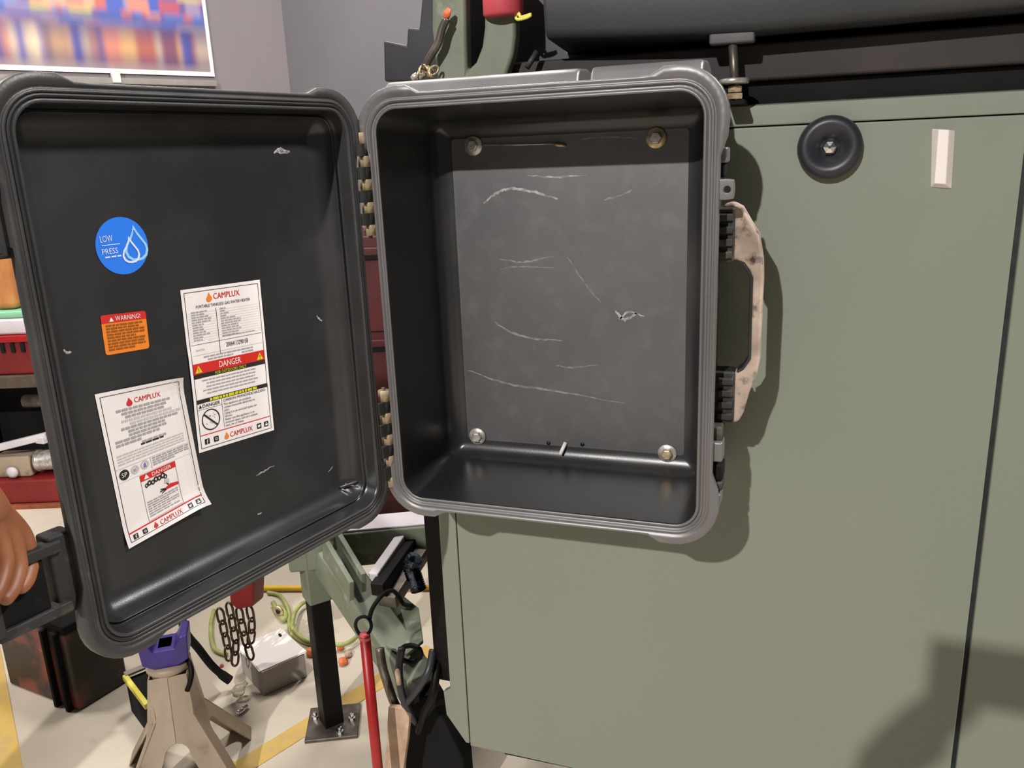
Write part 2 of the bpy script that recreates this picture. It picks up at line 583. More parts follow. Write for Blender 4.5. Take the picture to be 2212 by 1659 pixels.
# T-headed clamp screw by the case corner
ys = 0.135
r0 = atY(1590, 218, ys)
t0 = atY(1584, 92, ys)
cs = thing('clamp_screw', 'zinc T-headed clamp screw with washer and nuts above the black case corner', 'screw', (r0.x, ys, r0.z))
ax = (t0 - r0)
pxm = 1 / 1590.0
head_c = atY(1582, 82, ys)
m = MB()
m.box((head_c.x - 0.0285, ys - 0.010, head_c.z - 0.0075), (head_c.x + 0.0285, ys + 0.010, head_c.z + 0.0075))
m.build('head', 'dull_head', cs, bevel=0.003)
MB().tube([r0, head_c], 0.0058, 12).build('shaft', 'steel_dull', cs)
w = atY(1586, 176, ys)
MB().lathe([(0.004, -0.003), (0.0185, -0.003), (0.0195, -0.001), (0.0195, 0.002), (0.018, 0.0035), (0.004, 0.0035)], w, n=24).build('washer', 'zinc', cs)
for v, r in ((193, 0.0095), (208, 0.0105)):
    w = atY(1588, v, ys)
    MB().lathe([(0.004, -0.0036), (r, -0.0036), (r * 1.04, 0), (r, 0.0036), (0.004, 0.0036)], w, n=6, smooth=False).build('nut', 'zinc_gold', cs)
w = atY(1590, 217, ys)
MB().box((w.x - 0.012, ys - 0.006, w.z - 0.006), (w.x + 0.012, YP + 0.005, w.z + 0.001)).build('foot', 'black_matte', cs, bevel=0.002)

# round rubber bumper
bc = atY(1792, 318, YP - 0.004)
bp = thing('rubber_bumper', 'round black rubber bumper bolted to the green trailer panel', 'bumper', (bc.x, YP, bc.z - 0.04))
prof = [(0.0385, 0.0), (0.0405, 0.004), (0.0410, 0.010), (0.0395, 0.016), (0.036, 0.0205), (0.031, 0.022), (0.025, 0.020), (0.0165, 0.012), (0.0125, 0.008), (0.0115, 0.0055), (0.004, 0.0055)]
m = MB()
m.lathe(prof, (bc.x, YP, bc.z), (0, -1, 0), 40)
m.build('ring', 'rubber_dark', bp)
m = MB()
m.lathe([(0.010, 0.0055), (0.010, 0.009), (0.008, 0.0145), (0.002, 0.016)], (bc.x, YP, bc.z), (0, -1, 0), 6, smooth=False)
m.build('bolt', 'chrome', bp)

# white plastic catch
q = [(2020, 274), (2052, 274), (2064, 284), (2051, 410), (2018, 409), (2008, 399)]
yw = YP - 0.012
m = MB()
c0 = [atY(u, v, YP) for u, v in ((2012, 278), (2064, 282), (2056, 408), (2010, 405))]
f0 = [atY(u, v, yw) for u, v in ((2028, 279), (2050, 280), (2043, 398), (2019, 396))]
m.add(c0 + f0, [(0, 1, 2, 3), (7, 6, 5, 4), (0, 4, 5, 1), (1, 5, 6, 2), (2, 6, 7, 3), (3, 7, 4, 0)])
m.build('plastic_catch', 'white_plastic', bevel=0.0012, label='white plastic strip catch fixed upright on the green trailer panel', cat='catch')

# ================================================================== hard case
W, H = 0.43618, 0.56
HG = 0.02484
TH = 1.339053
HX = -W / 2 - HG
LA = Vector((-math.cos(TH), -math.sin(TH), 0))
LN = Vector((-math.sin(TH), math.cos(TH), 0))
case = thing('hard_case', 'open black plastic hard case bolted to the green trailer panel', 'case', (0.0, 0.09, CZ - 0.31))
NC, NS = 8, 22


def rrect(o, r0, bump=0.0):
    a, b = W / 2 + o, H / 2 + o
    r = max(r0 + o, 0.006)
    out = []
    cs_ = [(a - r, b - r, 0), (-a + r, b - r, 90), (-a + r, -b + r, 180), (a - r, -b + r, 270)]
    for ci, (cx, cz, a0) in enumerate(cs_):
        for i in range(NC + 1):
            t = math.radians(a0 + 90 * i / NC)
            out.append((cx + (r + bump) * math.cos(t), cz + (r + bump) * math.sin(t)))
        nx, nz, na = cs_[(ci + 1) % 4]
        t = math.radians(a0 + 90)
        p0 = Vector((cx + r * math.cos(t), cz + r * math.sin(t)))
        p1 = Vector((nx + r * math.cos(t), nz + r * math.sin(t)))
        L = (p1 - p0).length
        for i in range(1, NS):
            s_ = L * i / NS
            dd = min(s_, L - s_)
            w_ = 1 - min(max((dd - 0.016) / 0.022, 0), 1)
            w_ = w_ * w_ * (3 - 2 * w_)
            q_ = p0.lerp(p1, i / NS)
            out.append((q_.x + bump * w_ * math.cos(t), q_.y + bump * w_ * math.sin(t)))
    return out


def loft(m, loops, fn, mis, close_start=True, close_end=True):
    n = len(loops[0][0])
    vs = []
    for pts, dep in loops:
        vs += [fn(x, z, dep) for x, z in pts]
    o = len(m.v)
    m.v += [Vector(p) for p in vs]
    for i in range(len(loops) - 1):
        for j in range(n):
            m.f.append((o + i * n + j, o + i * n + (j + 1) % n, o + (i + 1) * n + (j + 1) % n, o + (i + 1) * n + j))
            m.mi.append(mis[i])
            m.sm.append(True)
    if close_start:
        m.f.append(tuple(o + j for j in range(n)))
        m.mi.append(mis[0])
        m.sm.append(False)
    if close_end:
        m.f.append(tuple(o + (len(loops) - 1) * n + j for j in range(n))[::-1])
        m.mi.append(mis[-1])
        m.sm.append(False)


def hinge_clamp(x, z):
    # the rim is narrower along the hinge side
    t = min(max((abs(z) - 0.222) / 0.022, 0), 1)
    return min(x, W / 2 + 0.0125 + 0.02 * t * t * (3 - 2 * t))


def base_fn(x, z, d_):
    x = -hinge_clamp(-x, z)
    return (x, d_, CZ + z)


def lid_fn(x, z, d_):
    # x is measured from the lid centre, towards the hinge is +; d_ = depth into the lid
    x = hinge_clamp(x, z)
    return Vector((HX, 0, CZ)) + LA * (HG + W / 2 - x) + LN * d_ + Vector((0, 0, z))


def shell(name, fn, depth, fillet, rims, mats, ridge_bump):
    R0 = 0.03
    L = []
    mi = []
    fo = -0.012 if depth > 0.1 else -0.007

    def add(o, dpt, mat_i, bump=0.0):
        L.append((rrect(o, R0, bump), dpt))
        mi.append(mat_i)
    add(fo - fillet - 0.004, depth, 1)
    add(fo - fillet, depth, 0)
    for ang in (12, 24, 36, 48, 60, 72, 82, 90):
        t = math.radians(ang)
        add(fo - fillet + fillet * math.sin(t), depth - fillet * (1 - math.cos(t)), 0)
    for kk in (0.66, 0.33):
        add(fo * kk, depth * kk, 0)
    add(0.0, 0.004, 0)
    add(0.0004, 0.0008, 2)
    add(0.0018, 0.0, 2)
    add(0.0042, 0.0, 2)
    add(0.0048, 0.004, 2)
    add(0.0095, 0.004, 2)
    add(0.0100, -0.0005, 2)
    add(0.0125, -0.0005, 2)
    add(0.0130, 0.0008, 2)
    add(0.0160, 0.0008, 2)
    add(0.0165, -0.0003, 2)
    add(0.0190, 0.0, 2, ridge_bump)
    add(0.0200, 0.0012, 2, ridge_bump)
    add(0.0205, 0.012, 2, ridge_bump)
    add(0.0195, 0.014, 0, ridge_bump * 0.8)
    add(0.0110, 0.016, 0, ridge_bump * 0.7)
    add(0.0070, depth * 0.6, 0, ridge_bump * 0.4)
    add(0.0, depth, 0)
    add(-0.008, depth + 0.006, 0)
    add(-0.02, depth + 0.0075, 0)
    m_ = MB()
    loft(m_, L, fn, mi)
    return m_.build(name, mats, case, bevel=0)


base = shell('base_shell', base_fn, 0.165, 0.027, None, ['case_black', 'case_floor', 'case_rim'], 0.010)
lid = shell('lid', lid_fn, 0.048, 0.028, None, ['case_black', 'case_black', 'case_rim_lid'], 0.008)
# O-ring gasket in the lid groove
m = MB()
loft(m, [(rrect(0.0047, 0.03), 0.0015), (rrect(0.0052, 0.03), -0.0002), (rrect(0.0072, 0.03), -0.0012), (rrect(0.0091, 0.03), -0.0002), (rrect(0.0096, 0.03), 0.0015)], lid_fn, [0] * 4, False, False)
m.build('gasket', 'gasket_rubber', case)

# reinforcing ribs on the top of the base
for x0, x1 in ((-0.215, 0.060), (0.074, 0.214)):
    m = MB()
    pts = [(0.012, 0.0), (0.026, 0.030), (0.034, 0.0375), (0.080, 0.040), (0.11, 0.034), (0.13, 0.0)]
    prof = [Vector((0, y, CZ + H / 2 + z)) for y, z in pts]
    m.prism([Vector((x0, p.y, p.z)) for p in prof], (x1 - x0, 0, 0))
    m.build('top_rib', 'case_rim', case, bevel=0.005, seg=3)
# lower rib and side ribs
m = MB()
m.prism([Vector((-0.13, y, CZ - H / 2 - z)) for y, z in ((0.03, 0.0), (0.04, 0.024), (0.10, 0.024), (0.12, 0.0))], (0.26, 0, 0))
m.build('bottom_rib', 'case_black', case, bevel=0.004)

# hinge knuckles and pins
KR = 0.0088
knk = MB().lathe([(0.003, -0.0115), (KR, -0.0115), (KR, 0.0115), (0.003, 0.0115)], (0, 0, 0), (0, 0, 1), 14)
for q_ in (KR * 0.2,):
    knk.box((0, 0.0, -0.0115), (0.02, 0.0068, 0.0115))
kn_me = knk.mesh('hinge_knuckle', ['hinge_dust'])
knl = MB().lathe([(0.003, -0.0125), (KR * 0.92, -0.0125), (KR * 0.92, 0.0125), (0.003, 0.0125)], (0, 0, 0), (0, 0, 1), 14)
knl.box((-0.0, 0.0, -0.0125), (0.018, 0.006, 0.0125))
knl_me = knl.mesh('lid_knuckle', ['dusty_black'])
lid_rot = Matrix.Rotation(math.atan2(LA.y, LA.x), 4, 'Z')
for zlo, zhi in ((1.213, 1.353), (0.832, 0.985)):
    n = 9
    for i in range(n):
        z = zhi - (zhi - zlo) * (i + 0.5) / n
        sc_ = (zhi - zlo) / n / 0.024
        Mx = Matrix.Translation((HX, 0.006, z)) @ Matrix.Diagonal((1, 1, sc_, 1))
        if i % 2 == 0:
            place('hinge_knuckle', kn_me, Mx, case)
        else:
            place('lid_knuckle', knl_me, Matrix.Translation((HX, 0.006, z)) @ lid_rot @ Matrix.Diagonal((1, 1, sc_, 1)), case)
    MB().tube([(HX, 0.006, zlo - 0.004), (HX, 0.006, zhi + 0.004)], 0.0028, 8).build('hinge_pin', 'steel_dull', case)

# carrying handle on the right side
yh = 0.052
H_out = [(1562, 442), (1583, 436), (1604, 447), (1622, 478), (1640, 508), (1648, 560), (1649, 600), (1641, 780), (1634, 812), (1618, 850), (1607, 890), (1594, 913), (1552, 915)]
H_in = [(1556, 800), (1592, 806), (1606, 798), (1621, 776), (1626, 600), (1620, 586), (1607, 568), (1590, 562), (1560, 565)]
m = MB()
outline = [atY(u, v, yh) for u, v in H_out] + [atY(u, v, yh) for u, v in H_in]
m.prism(outline, (0, 0.026, 0))
m.build('handle', 'dusty_tan', case, bevel=0.004, seg=3)
# soft dark inside of the grip
m = MB()
g = [(1592, 806), (1606, 798), (1621, 776), (1626, 600), (1620, 586), (1607, 568)]
gi = [(1591, 800), (1603, 793), (1615, 772), (1619, 602), (1614, 590), (1604, 575)]
m.prism([atY(u, v, yh - 0.001) for u, v in g] + [atY(u, v, yh - 0.001) for u, v in gi[::-1]], (0, 0.028, 0))
m.build('grip_insert', 'case_black', case, bevel=0.0015)
# pivot blocks
for v0, v1 in ((448, 566), (800, 912)):
    pa, pb = atY(1550, v0, yh), atY(1578, v1, yh)
    m = MB()
    m.box((pa.x - 0.008, yh - 0.006, pb.z), (pb.x + 0.004, yh + 0.032, pa.z))
    pv = m.build('handle_mount', 'dusty_black', case, bevel=0.003)
    for kk in range(4):
        zz = pb.z + (pa.z - pb.z) * (kk + 0.6) / 4.4
        MB().box((pa.x + 0.002, yh - 0.012, zz - 0.004), (pb.x + 0.002, yh - 0.003, zz + 0.005)).build('rib', 'dusty_black', pv, bevel=0.0015)
# padlock lug with a hole
lc = atY(1568, 409, 0.010)
m = MB()
out, inn = [], []
for i in range(16):
    t = 2 * math.pi * i / 16
    c_, s_ = math.cos(t), math.sin(t)
    k_ = 1 / max(abs(c_), abs(s_)) ** 0.7
    out.append(Vector((lc.x - 0.001 + 0.0115 * c_ * k_, 0.004, lc.z + 0.0125 * s_ * k_)))
    inn.append(Vector((lc.x + 0.002 + 0.0042 * c_, 0.004, lc.z + 0.0042 * s_)))
m.ring_prism(out, inn, (0, 0.014, 0))
m.build('padlock_lug', 'case_rim', case, bevel=0.001)
# latch catches on the right edge of the base
for (u0, v0, u1, v1, mt, y0_) in ((1536, 922, 1560, 958, 'dusty_black', 0.02), (1533, 955, 1560, 1000, 'case_rim', 0.012), (1528, 1002, 1561, 1040, 'black_matte', 0.022), (1528, 1040, 1560, 1062, 'dusty_black', 0.02),
                                 (1548, 318, 1572, 352, 'case_rim', 0.02), (1550, 352, 1566, 384, 'black_matte', 0.022), (1524, 1066, 1556, 1096, 'case_rim', 0.014)):
    pa, pb = atY(u0, v0, y0_), atY(u1, v1, y0_)
    MB().box((W / 2 + 0.012, y0_, pb.z), (pb.x, y0_ + 0.03, pa.z)).build('latch_catch', mt, case, bevel=0.003)
# side rail of the base along the right
MB().box((W / 2 + 0.004, 0.03, CZ - 0.25), (W / 2 + 0.017, 0.07, CZ + 0.25)).build('side_rib', 'dusty_black', case, bevel=0.003)

# bolts with washers
YF = 0.165
for (u, v, mw, mb) in ((1022, 315, 'zinc', 'zinc'), (1417, 298, 'zinc_gold', 'zinc'), (1031, 943, 'zinc', 'zinc'), (1441, 980, 'zinc', 'zinc_gold')):
    p = atY(u, v, YF - 0.003)
    b_ = MB().lathe([(0.0092, 0.0), (0.0092, 0.006), (0.0075, 0.0075), (0.001, 0.0078)], (p.x, YF - 0.003, p.z), (0, -1, 0), 6, smooth=False).build('bolt', mb, case, bevel=0.0008)
    MB().lathe([(0.003, 0), (0.0146, 0), (0.0146, 0.0018), (0.0138, 0.003), (0.003, 0.003)], (p.x, YF - 0.0005, p.z), (0, -1, 0), 28).build('washer', mw, b_)
# thin wire from the first bolt
pa, pb = atY(1040, 313, YF - 0.005), atY(1196, 311, YF - 0.005)
MB().tube([pa, pa.lerp(pb, 0.5) - Vector((0, 0, 0.0006)), pb], 0.0011, 6).build('wire', 'zinc', case)
pa, pb = atY(1196, 312, YF - 0.006), atY(1222, 315, YF - 0.003)
MB().tube([pa, pa.lerp(pb, 0.45), pb], [0.0022, 0.0028, 0.0014], 8).build('wire_end', 'zinc_gold', case)
pa, pb = atY(1210, 982, YF - 0.012), atY(1222, 956, YF - 0.002)
MB().tube([pa, pb], 0.0032, 8).build('plastic_pin', 'white_plastic', case)
for u, v in ((1185, 957), (1258, 960)):
    p = atY(u, v, YF)
    MB().lathe([(0.0035, -0.001), (0.0035, 0.0003)], (p.x, YF, p.z), (0, -1, 0), 12).build('drilled_hole', 'gasket_rubber', case)


# scuffs scratched into the base floor
def ribbon(m_, pts2, w, fn, mi=0):
    pts2 = [Vector((p.x, p.y)) for p in pts2]
    n = len(pts2)
    vs = []
    for i, p in enumerate(pts2):
        dd = (pts2[min(i + 1, n - 1)] - pts2[max(i - 1, 0)]).normalized()
        nn = Vector((-dd.y, dd.x))
        ww = w * (0.35 + 0.65 * math.sin(math.pi * (i + 0.3) / (n + 0.0))) * random.uniform(0.6, 1.2)
        vs += [fn(*(p + nn * ww)), fn(*(p - nn * ww))]
    m_.add(vs, [(2 * i, 2 * i + 1, 2 * i + 3, 2 * i + 2) for i in range(n - 1)], mi)


m = MB()
SC_F = [([(1045, 440), (1075, 416), (1105, 408), (1150, 414), (1205, 430)], 2.2, 0), ([(1140, 380), (1200, 382), (1268, 380)], 1.5, 0), ([(1305, 432), (1345, 420), (1376, 402)], 1.4, 1),
        ([(1240, 302), (1300, 296), (1372, 298)], 1.2, 1), ([(1070, 697), (1110, 720), (1160, 732), (1215, 735)], 1.8, 1), ([(1010, 800), (1100, 830), (1200, 845), (1350, 872)], 1.6, 1),
        ([(1330, 672), (1350, 690), (1378, 676)], 2.2, 0), ([(1336, 690), (1360, 674), (1392, 684)], 1.6, 0), ([(1080, 560), (1130, 566), (1196, 553)], 1.5, 1), ([(1080, 580), (1140, 576), (1200, 578)], 1.0, 1),
        ([(1200, 790), (1240, 794), (1290, 788)], 1.2, 1), ([(1225, 555), (1262, 610), (1300, 655)], 1.0, 1)]
for pts, w, mi in SC_F:
    pp = spline([Vector((u, v, 0)) for u, v in pts], 8)
    q3 = [atY(p.x + random.uniform(-1, 1), p.y + random.uniform(-1.4, 1.4), YF - 0.0003) for p in pp]
    ribbon(m, [Vector((p.x, p.z)) for p in q3], w * 1.5 / 1400, lambda x, z: (x, YF - 0.0003, z), mi)
m.build('scuff_marks', ['scuff', 'scuff_faint'], base, kind='stuff')

# lid: latches on its free edge
def LP(x_out, z, d_):
    """x_out: distance beyond the opening at the free edge"""
    return lid_fn(-(W / 2 + x_out), z, d_)


def lid_box(m_, x0, x1, z0, z1, d0, d1, mi=0):
    vs = [LP(x, z, d_) for d_ in (d0, d1) for x, z in ((x0, z0), (x1, z0), (x1, z1), (x0, z1))]
    m_.add(vs, [(0, 3, 2, 1), (4, 5, 6, 7), (0, 1, 5, 4), (1, 2, 6, 5), (2, 3, 7, 6), (3, 0, 4, 7)], mi)


for zc, nm in ((-0.185, 'low'), (0.185, 'high')):
    m = MB()
    lid_box(m, 0.014, 0.042, zc - 0.045, zc + 0.045, 0.010, 0.034)
    lt = m.build('latch', 'dusty_black', case, bevel=0.004)
    for zz in (-0.034, 0.034):
        m = MB()
        lid_box(m, 0.030, 0.105, zc + zz - 0.006, zc + zz + 0.006, 0.004, 0.022)
        m.build('latch_arm', 'dusty_black', lt, bevel=0.002)
    m = MB()
    lid_box(m, 0.050, 0.110, zc - 0.028, zc + 0.028, 0.008, 0.016)
    m.build('latch_plate', 'black_matte', lt, bevel=0.002)
    m = MB()
    lid_box(m, 0.098, 0.112, zc - 0.034, zc + 0.034, 0.002, 0.020)
    m.build('latch_lip', 'dusty_black', lt, bevel=0.002)
# moulding fins in the lower inner corners, light scuffs on the lid
FD = 0.048


def lid_at(u, v, dep):
    o_ = Vector((HX, 0, CZ)) + LN * dep
    p = atP(u, v, o_, LN)
    return (HG + W / 2 - (p - o_).dot(LA)), p.z - CZ       # lid x, z


m = MB()
for (u0, v0, u1, v1) in ((735, 1052, 770, 1040), (738, 1056, 775, 1072), (737, 1060, 765, 1080), (745, 1045, 772, 1052)):
    a_, b_ = lid_at(u0, v0, 0.043), lid_at(u1, v1, 0.030)
    m.tube([lid_fn(a_[0], a_[1], 0.043), lid_fn(b_[0], b_[1], 0.030)], 0.0012, 6)
m.build('moulding_fins', 'case_rim', lid)
m = MB()
for pts, w in (([(552, 1028), (570, 1018), (592, 1005)], 1.6), ([(592, 330), (606, 322), (622, 330)], 3.0), ([(684, 682), (690, 690), (696, 694)], 1.5), ([(598, 326), (612, 330), (626, 326)], 2.6), ([(135, 755), (146, 762), (154, 760)], 2.0), ([(556, 1112), (560, 1110), (566, 1108)], 1.2), ([(708, 1020), (716, 1012), (718, 1008)], 1.0)):
    pp = spline([Vector((u, v, 0)) for u, v in pts], 6)
    q2 = [Vector(lid_at(p.x + random.uniform(-1, 1), p.y + random.uniform(-1, 1), FD - 0.0003)) for p in pp]
    ribbon(m, q2, w / 1300, lambda x, z: lid_fn(x, z, FD - 0.0004))
m.build('scuff_marks', 'scuff', lid, kind='stuff')


# ------------------------------------------------------------------ stickers on the lid
class Sticker:
    """prints in metres from the lower left corner; mapped onto the lid floor by its four corners"""

    def __init__(self, corners_px, w, h, lift=None, n=(8, 12)):
        self.c = [Vector(lid_at(u, v, FD - 0.0006)) for u, v in corners_px]   # TL TR BR BL
        self.w, self.h, self.lift = w, h, lift
        self.m = MB()
        self.mats = []
        self.n = n

    def map(self, x, y, e=0.0):
        a_, b_ = x / self.w, y / self.h
        tl, tr, br, bl = self.c
        p = (bl * (1 - a_) + br * a_) * (1 - b_) + (tl * (1 - a_) + tr * a_) * b_
        d_ = FD - 0.0006 - e
        if self.lift:
            d_ -= self.lift(a_, b_)
        return lid_fn(p.x, p.y, d_)

    def mi(self, name):
        if name not in self.mats:
            self.mats.append(name)
        return self.mats.index(name)

    def grid(self, x0, y0, x1, y1, mt, e):
        nx = max(1, int(math.ceil((x1 - x0) / self.w * self.n[0])))
        ny = max(1, int(math.ceil((y1 - y0) / self.h * self.n[1])))
        vs, fs = [], []
        for j in range(ny + 1):
            for i in range(nx + 1):
                vs.append(self.map(x0 + (x1 - x0) * i / nx, y0 + (y1 - y0) * j / ny, e))
        for j in range(ny):
            for i in range(nx):
                q_ = j * (nx + 1) + i
                fs.append((q_, q_ + 1, q_ + nx + 2, q_ + nx + 1))
        self.m.add(vs, fs, self.mi(mt))

    def poly(self, pts, mt, e):
        self.m.add([self.map(x, y, e) for x, y in pts], [tuple(range(len(pts)))], self.mi(mt))

    def ring(self, cx, cy, r0, r1, mt, e, n=32, sy=1.0):
        vs, fs = [], []
        for i in range(n):
            t = 2 * math.pi * i / n
            vs += [self.map(cx + r0 * math.cos(t), cy + sy * r0 * math.sin(t), e), self.map(cx + r1 * math.cos(t), cy + sy * r1 * math.sin(t), e)]
        for i in range(n):
            j = (i + 1) % n
            fs.append((2 * i, 2 * i + 1, 2 * j + 1, 2 * j))
        self.m.add(vs, fs, self.mi(mt))

    def text(self, s_, x, y, hgt, mt, e=0.0006, width=None, align='l'):
        vs, fs, asp = TEXTS[s_]
        wd_ = width if width else hgt * asp
        if align == 'c':
            x -= wd_ / 2
        self.m.add([self.map(x + a_ * wd_, y + b_ * hgt, e) for a_, b_ in vs], fs, self.mi(mt))

    def lines(self, x0, x1, y, hgt, mt, e=0.0004):
        """a line of print too small to read"""
        x = x0
        while x < x1 - 0.001:
            l_ = min(random.uniform(0.003, 0.009), x1 - x)
            self.grid(x, y, x + l_, y + hgt, mt, e)
            x += l_ + 0.0012

    def frame(self, x0, y0, x1, y1, t, mt, e):
        self.grid(x0, y0, x1, y0 + t, mt, e)
        self.grid(x0, y1 - t, x1, y1, mt, e)
        self.grid(x0, y0, x0 + t, y1, mt, e)
        self.grid(x1 - t, y0, x1, y1, mt, e)

    def flame(self, cx, cy, hgt, mt, e=0.0006, ring_w=None):
        pts = [(0, 1.0), (0.10, 0.80), (0.22, 0.62), (0.33, 0.45), (0.36, 0.28), (0.30, 0.12), (0.16, 0.02), (0, 0), (-0.16, 0.02), (-0.30, 0.12), (-0.36, 0.28), (-0.30, 0.48), (-0.14, 0.68), (-0.06, 0.82)]
        out_ = [(cx + a_ * hgt, cy + b_ * hgt) for a_, b_ in pts]
        if ring_w is None:
            self.poly(out_, mt, e)
        else:
            k_ = 1 - ring_w
            inn_ = [(cx + a_ * hgt * k_, cy + (0.36 + (b_ - 0.36) * k_) * hgt) for a_, b_ in pts]
            n_ = len(pts)
            vs = [self.map(x, y, e) for x, y in out_ + inn_]
            self.m.add(vs, [(i, (i + 1) % n_, n_ + (i + 1) % n_, n_ + i) for i in range(n_)], self.mi(mt))

    def triangle(self, cx, y, s_, mt, inner, e=0.0006):
        self.poly([(cx - s_ * 0.55, y), (cx + s_ * 0.55, y), (cx, y + s_ * 0.95)], mt, e)
        self.grid(cx - s_ * 0.05, y + s_ * 0.3, cx + s_ * 0.05, y + s_ * 0.66, inner, e + 0.0002)
        self.grid(cx - s_ * 0.05, y + s_ * 0.12, cx + s_ * 0.05, y + s_ * 0.22, inner, e + 0.0002)

    def icons(self, y, s_, xs, e=0.0006):
        for i, x in enumerate(xs):
            self.grid(x, y, x + s_, y + s_, 'print_black', e)
            if i == 0:
                self.text('f', x + s_ * 0.34, y, s_ * 0.86, 'paper', e + 0.0002)
            elif i == 1:
                self.ring(x + s_ / 2, y + s_ / 2, s_ * 0.16, s_ * 0.26, 'paper', e + 0.0002, 14)
            elif i == 2:
                self.poly([(x + s_ * .15, y + s_ * .3), (x + s_ * .6, y + s_ * .25), (x + s_ * .8, y + s_ * .7), (x + s_ * .6, y + s_ * .8), (x + s_ * .5, y + s_ * .6), (x + s_ * .2, y + s_ * .75)], 'paper', e + 0.0002)
            else:
                self.grid(x + s_ * .2, y + s_ * .2, x + s_ * .8, y + s_ * .5, 'paper', e + 0.0002)
                self.ring(x + s_ / 2, y + s_ * .68, 0, s_ * .14, 'paper', e + 0.0002, 8)

    def done(self, name, label):
        return self.m.build(name, self.mats, lid, label=label)


# 1: tall rating plate
S = Sticker([(389, 627), (561, 604), (592, 929), (430, 979)], 0.120, 0.203, lambda a_, b_: 0.0012 * math.exp(-((a_ / 0.06) ** 2)) * (1 if 0.3 < b_ < 0.6 else 0.2))
S.grid(0, 0, 0.12, 0.203, 'paper', 0)
S.frame(0.004, 0.004, 0.116, 0.199, 0.0007, 'print_black', 0.0003)
S.flame(0.039, 0.1845, 0.0115, 'print_orange')
S.text('CAMPLUX', 0.0455, 0.187, 0.0072, 'print_red', width=0.040)
S.text('PORTABLE TANKLESS GAS WATER HEATER', 0.060, 0.1785, 0.0036, 'print_black', width=0.082, align='c')
for i in range(12):
    y = 0.1735 - i * 0.0031
    S.lines(0.011, 0.011 + random.uniform(0.012, 0.028), y, 0.0014, 'print_grey')
    S.lines(0.053, 0.053 + (0.010 if i < 4 else 0.024) * random.uniform(0.8, 1.3), y, 0.0014, 'print_grey')
    S.grid(0.006, y - 0.0008, 0.114, y - 0.0006, 'print_light', 0.0003)
S.lines(0.053, 0.104, 0.1385, 0.0014, 'print_grey')
S.grid(0.047, 0.118, 0.0476, 0.176, 'print_black', 0.0004)
S.grid(0.006, 0.1345, 0.114, 0.1349, 'print_black', 0.0004)
S.text('20064113290158', 0.057, 0.1255, 0.0056, 'print_black', width=0.034)
S.text('Serial No.', 0.012, 0.1265, 0.0028, 'print_grey', width=0.013)
S.grid(0.006, 0.1215, 0.114, 0.1219, 'print_light', 0.0004)
S.lines(0.022, 0.098, 0.1172, 0.0018, 'print_grey')
S.lines(0.028, 0.066, 0.1135, 0.0018, 'print_grey')
S.lines(0.080, 0.100, 0.1135, 0.0018, 'print_grey')
S.grid(0.0047, 0.0985, 0.1153, 0.1115, 'print_red', 0.0004)
S.text('DANGER', 0.060, 0.1015, 0.0075, 'paper', 0.0007, width=0.034, align='c')
S.triangle(0.0125, 0.1, 0.0095, 'print_yellow', 'print_black', 0.0007)
S.triangle(0.1075, 0.1, 0.0095, 'print_yellow', 'print_black', 0.0007)
S.grid(0.0047, 0.093, 0.1153, 0.0985, 'print_black', 0.0004)
S.text('FOR OUTDOORS ONLY', 0.060, 0.0938, 0.0040, 'print_yellow', 0.0007, width=0.048, align='c')
for i in range(5):
    S.lines(0.016 + random.uniform(0, 0.008), 0.104 - random.uniform(0, 0.008), 0.0885 - i * 0.0042, 0.0016, 'print_grey')
S.grid(0.0047, 0.0615, 0.1153, 0.0665, 'print_black', 0.0004)
S.lines(0.024, 0.098, 0.0622, 0.0034, 'print_yellow', 0.0007)
S.grid(0.041, 0.0235, 0.0414, 0.0615, 'print_black', 0.0004)
S.grid(0.0047, 0.0535, 0.041, 0.0538, 'print_black', 0.0004)
S.poly([(0.0065, 0.0555), (0.0115, 0.0555), (0.009, 0.0598)], 'print_black', 0.0005)
S.text('DANGER', 0.0125, 0.0555, 0.0043, 'print_black', width=0.026)
S.ring(0.0225, 0.0385, 0.0122, 0.0136, 'print_black', 0.0005)
for i in range(14):
    x, y = random.uniform(0.0145, 0.030), random.uniform(0.0295, 0.046)
    S.grid(x, y, x + random.uniform(0.001, 0.003), y + random.uniform(0.0006, 0.0012), 'print_grey', 0.0005)
S.poly([(0.0118, 0.0465), (0.0132, 0.0480), (0.0322, 0.0302), (0.0308, 0.0288)], 'print_black', 0.0007)
S.text('CARBON MONOXIDE HAZARD', 0.0435, 0.0568, 0.0033, 'print_black', width=0.068)
for i, t in enumerate(CO_TEXT):
    S.text(t, 0.0435, 0.0520 - i * 0.0040, 0.0029, 'print_black', width=min(0.0014 * TEXTS[t][2] * 1.9, 0.066))
S.grid(0.0047, 0.0205, 0.1153, 0.0215, 'print_red', 0.0005)
S.flame(0.043, 0.0075, 0.0095, 'print_orange')
S.text('CAMPLUX', 0.0485, 0.0088, 0.0066, 'print_red', width=0.036)
S.icons(0.0085, 0.0070, (0.010, 0.0235, 0.092, 0.104))
S.done('rating_sticker', 'white rating sticker with red DANGER band, the upper one on the lid')

# 2: curled lower sticker
def lift2(a_, b_):
    l_ = 0.0
    if b_ < 0.16:
        l_ += 0.011 * ((0.16 - b_) / 0.16) ** 2 * (0.35 + 0.65 * a_)
    if b_ > 0.86:
        l_ += 0.0045 * ((b_ - 0.86) / 0.14) ** 2 * a_
    if a_ > 0.85:
        l_ += 0.004 * ((a_ - 0.85) / 0.15) ** 2
    return l_ + 0.0004


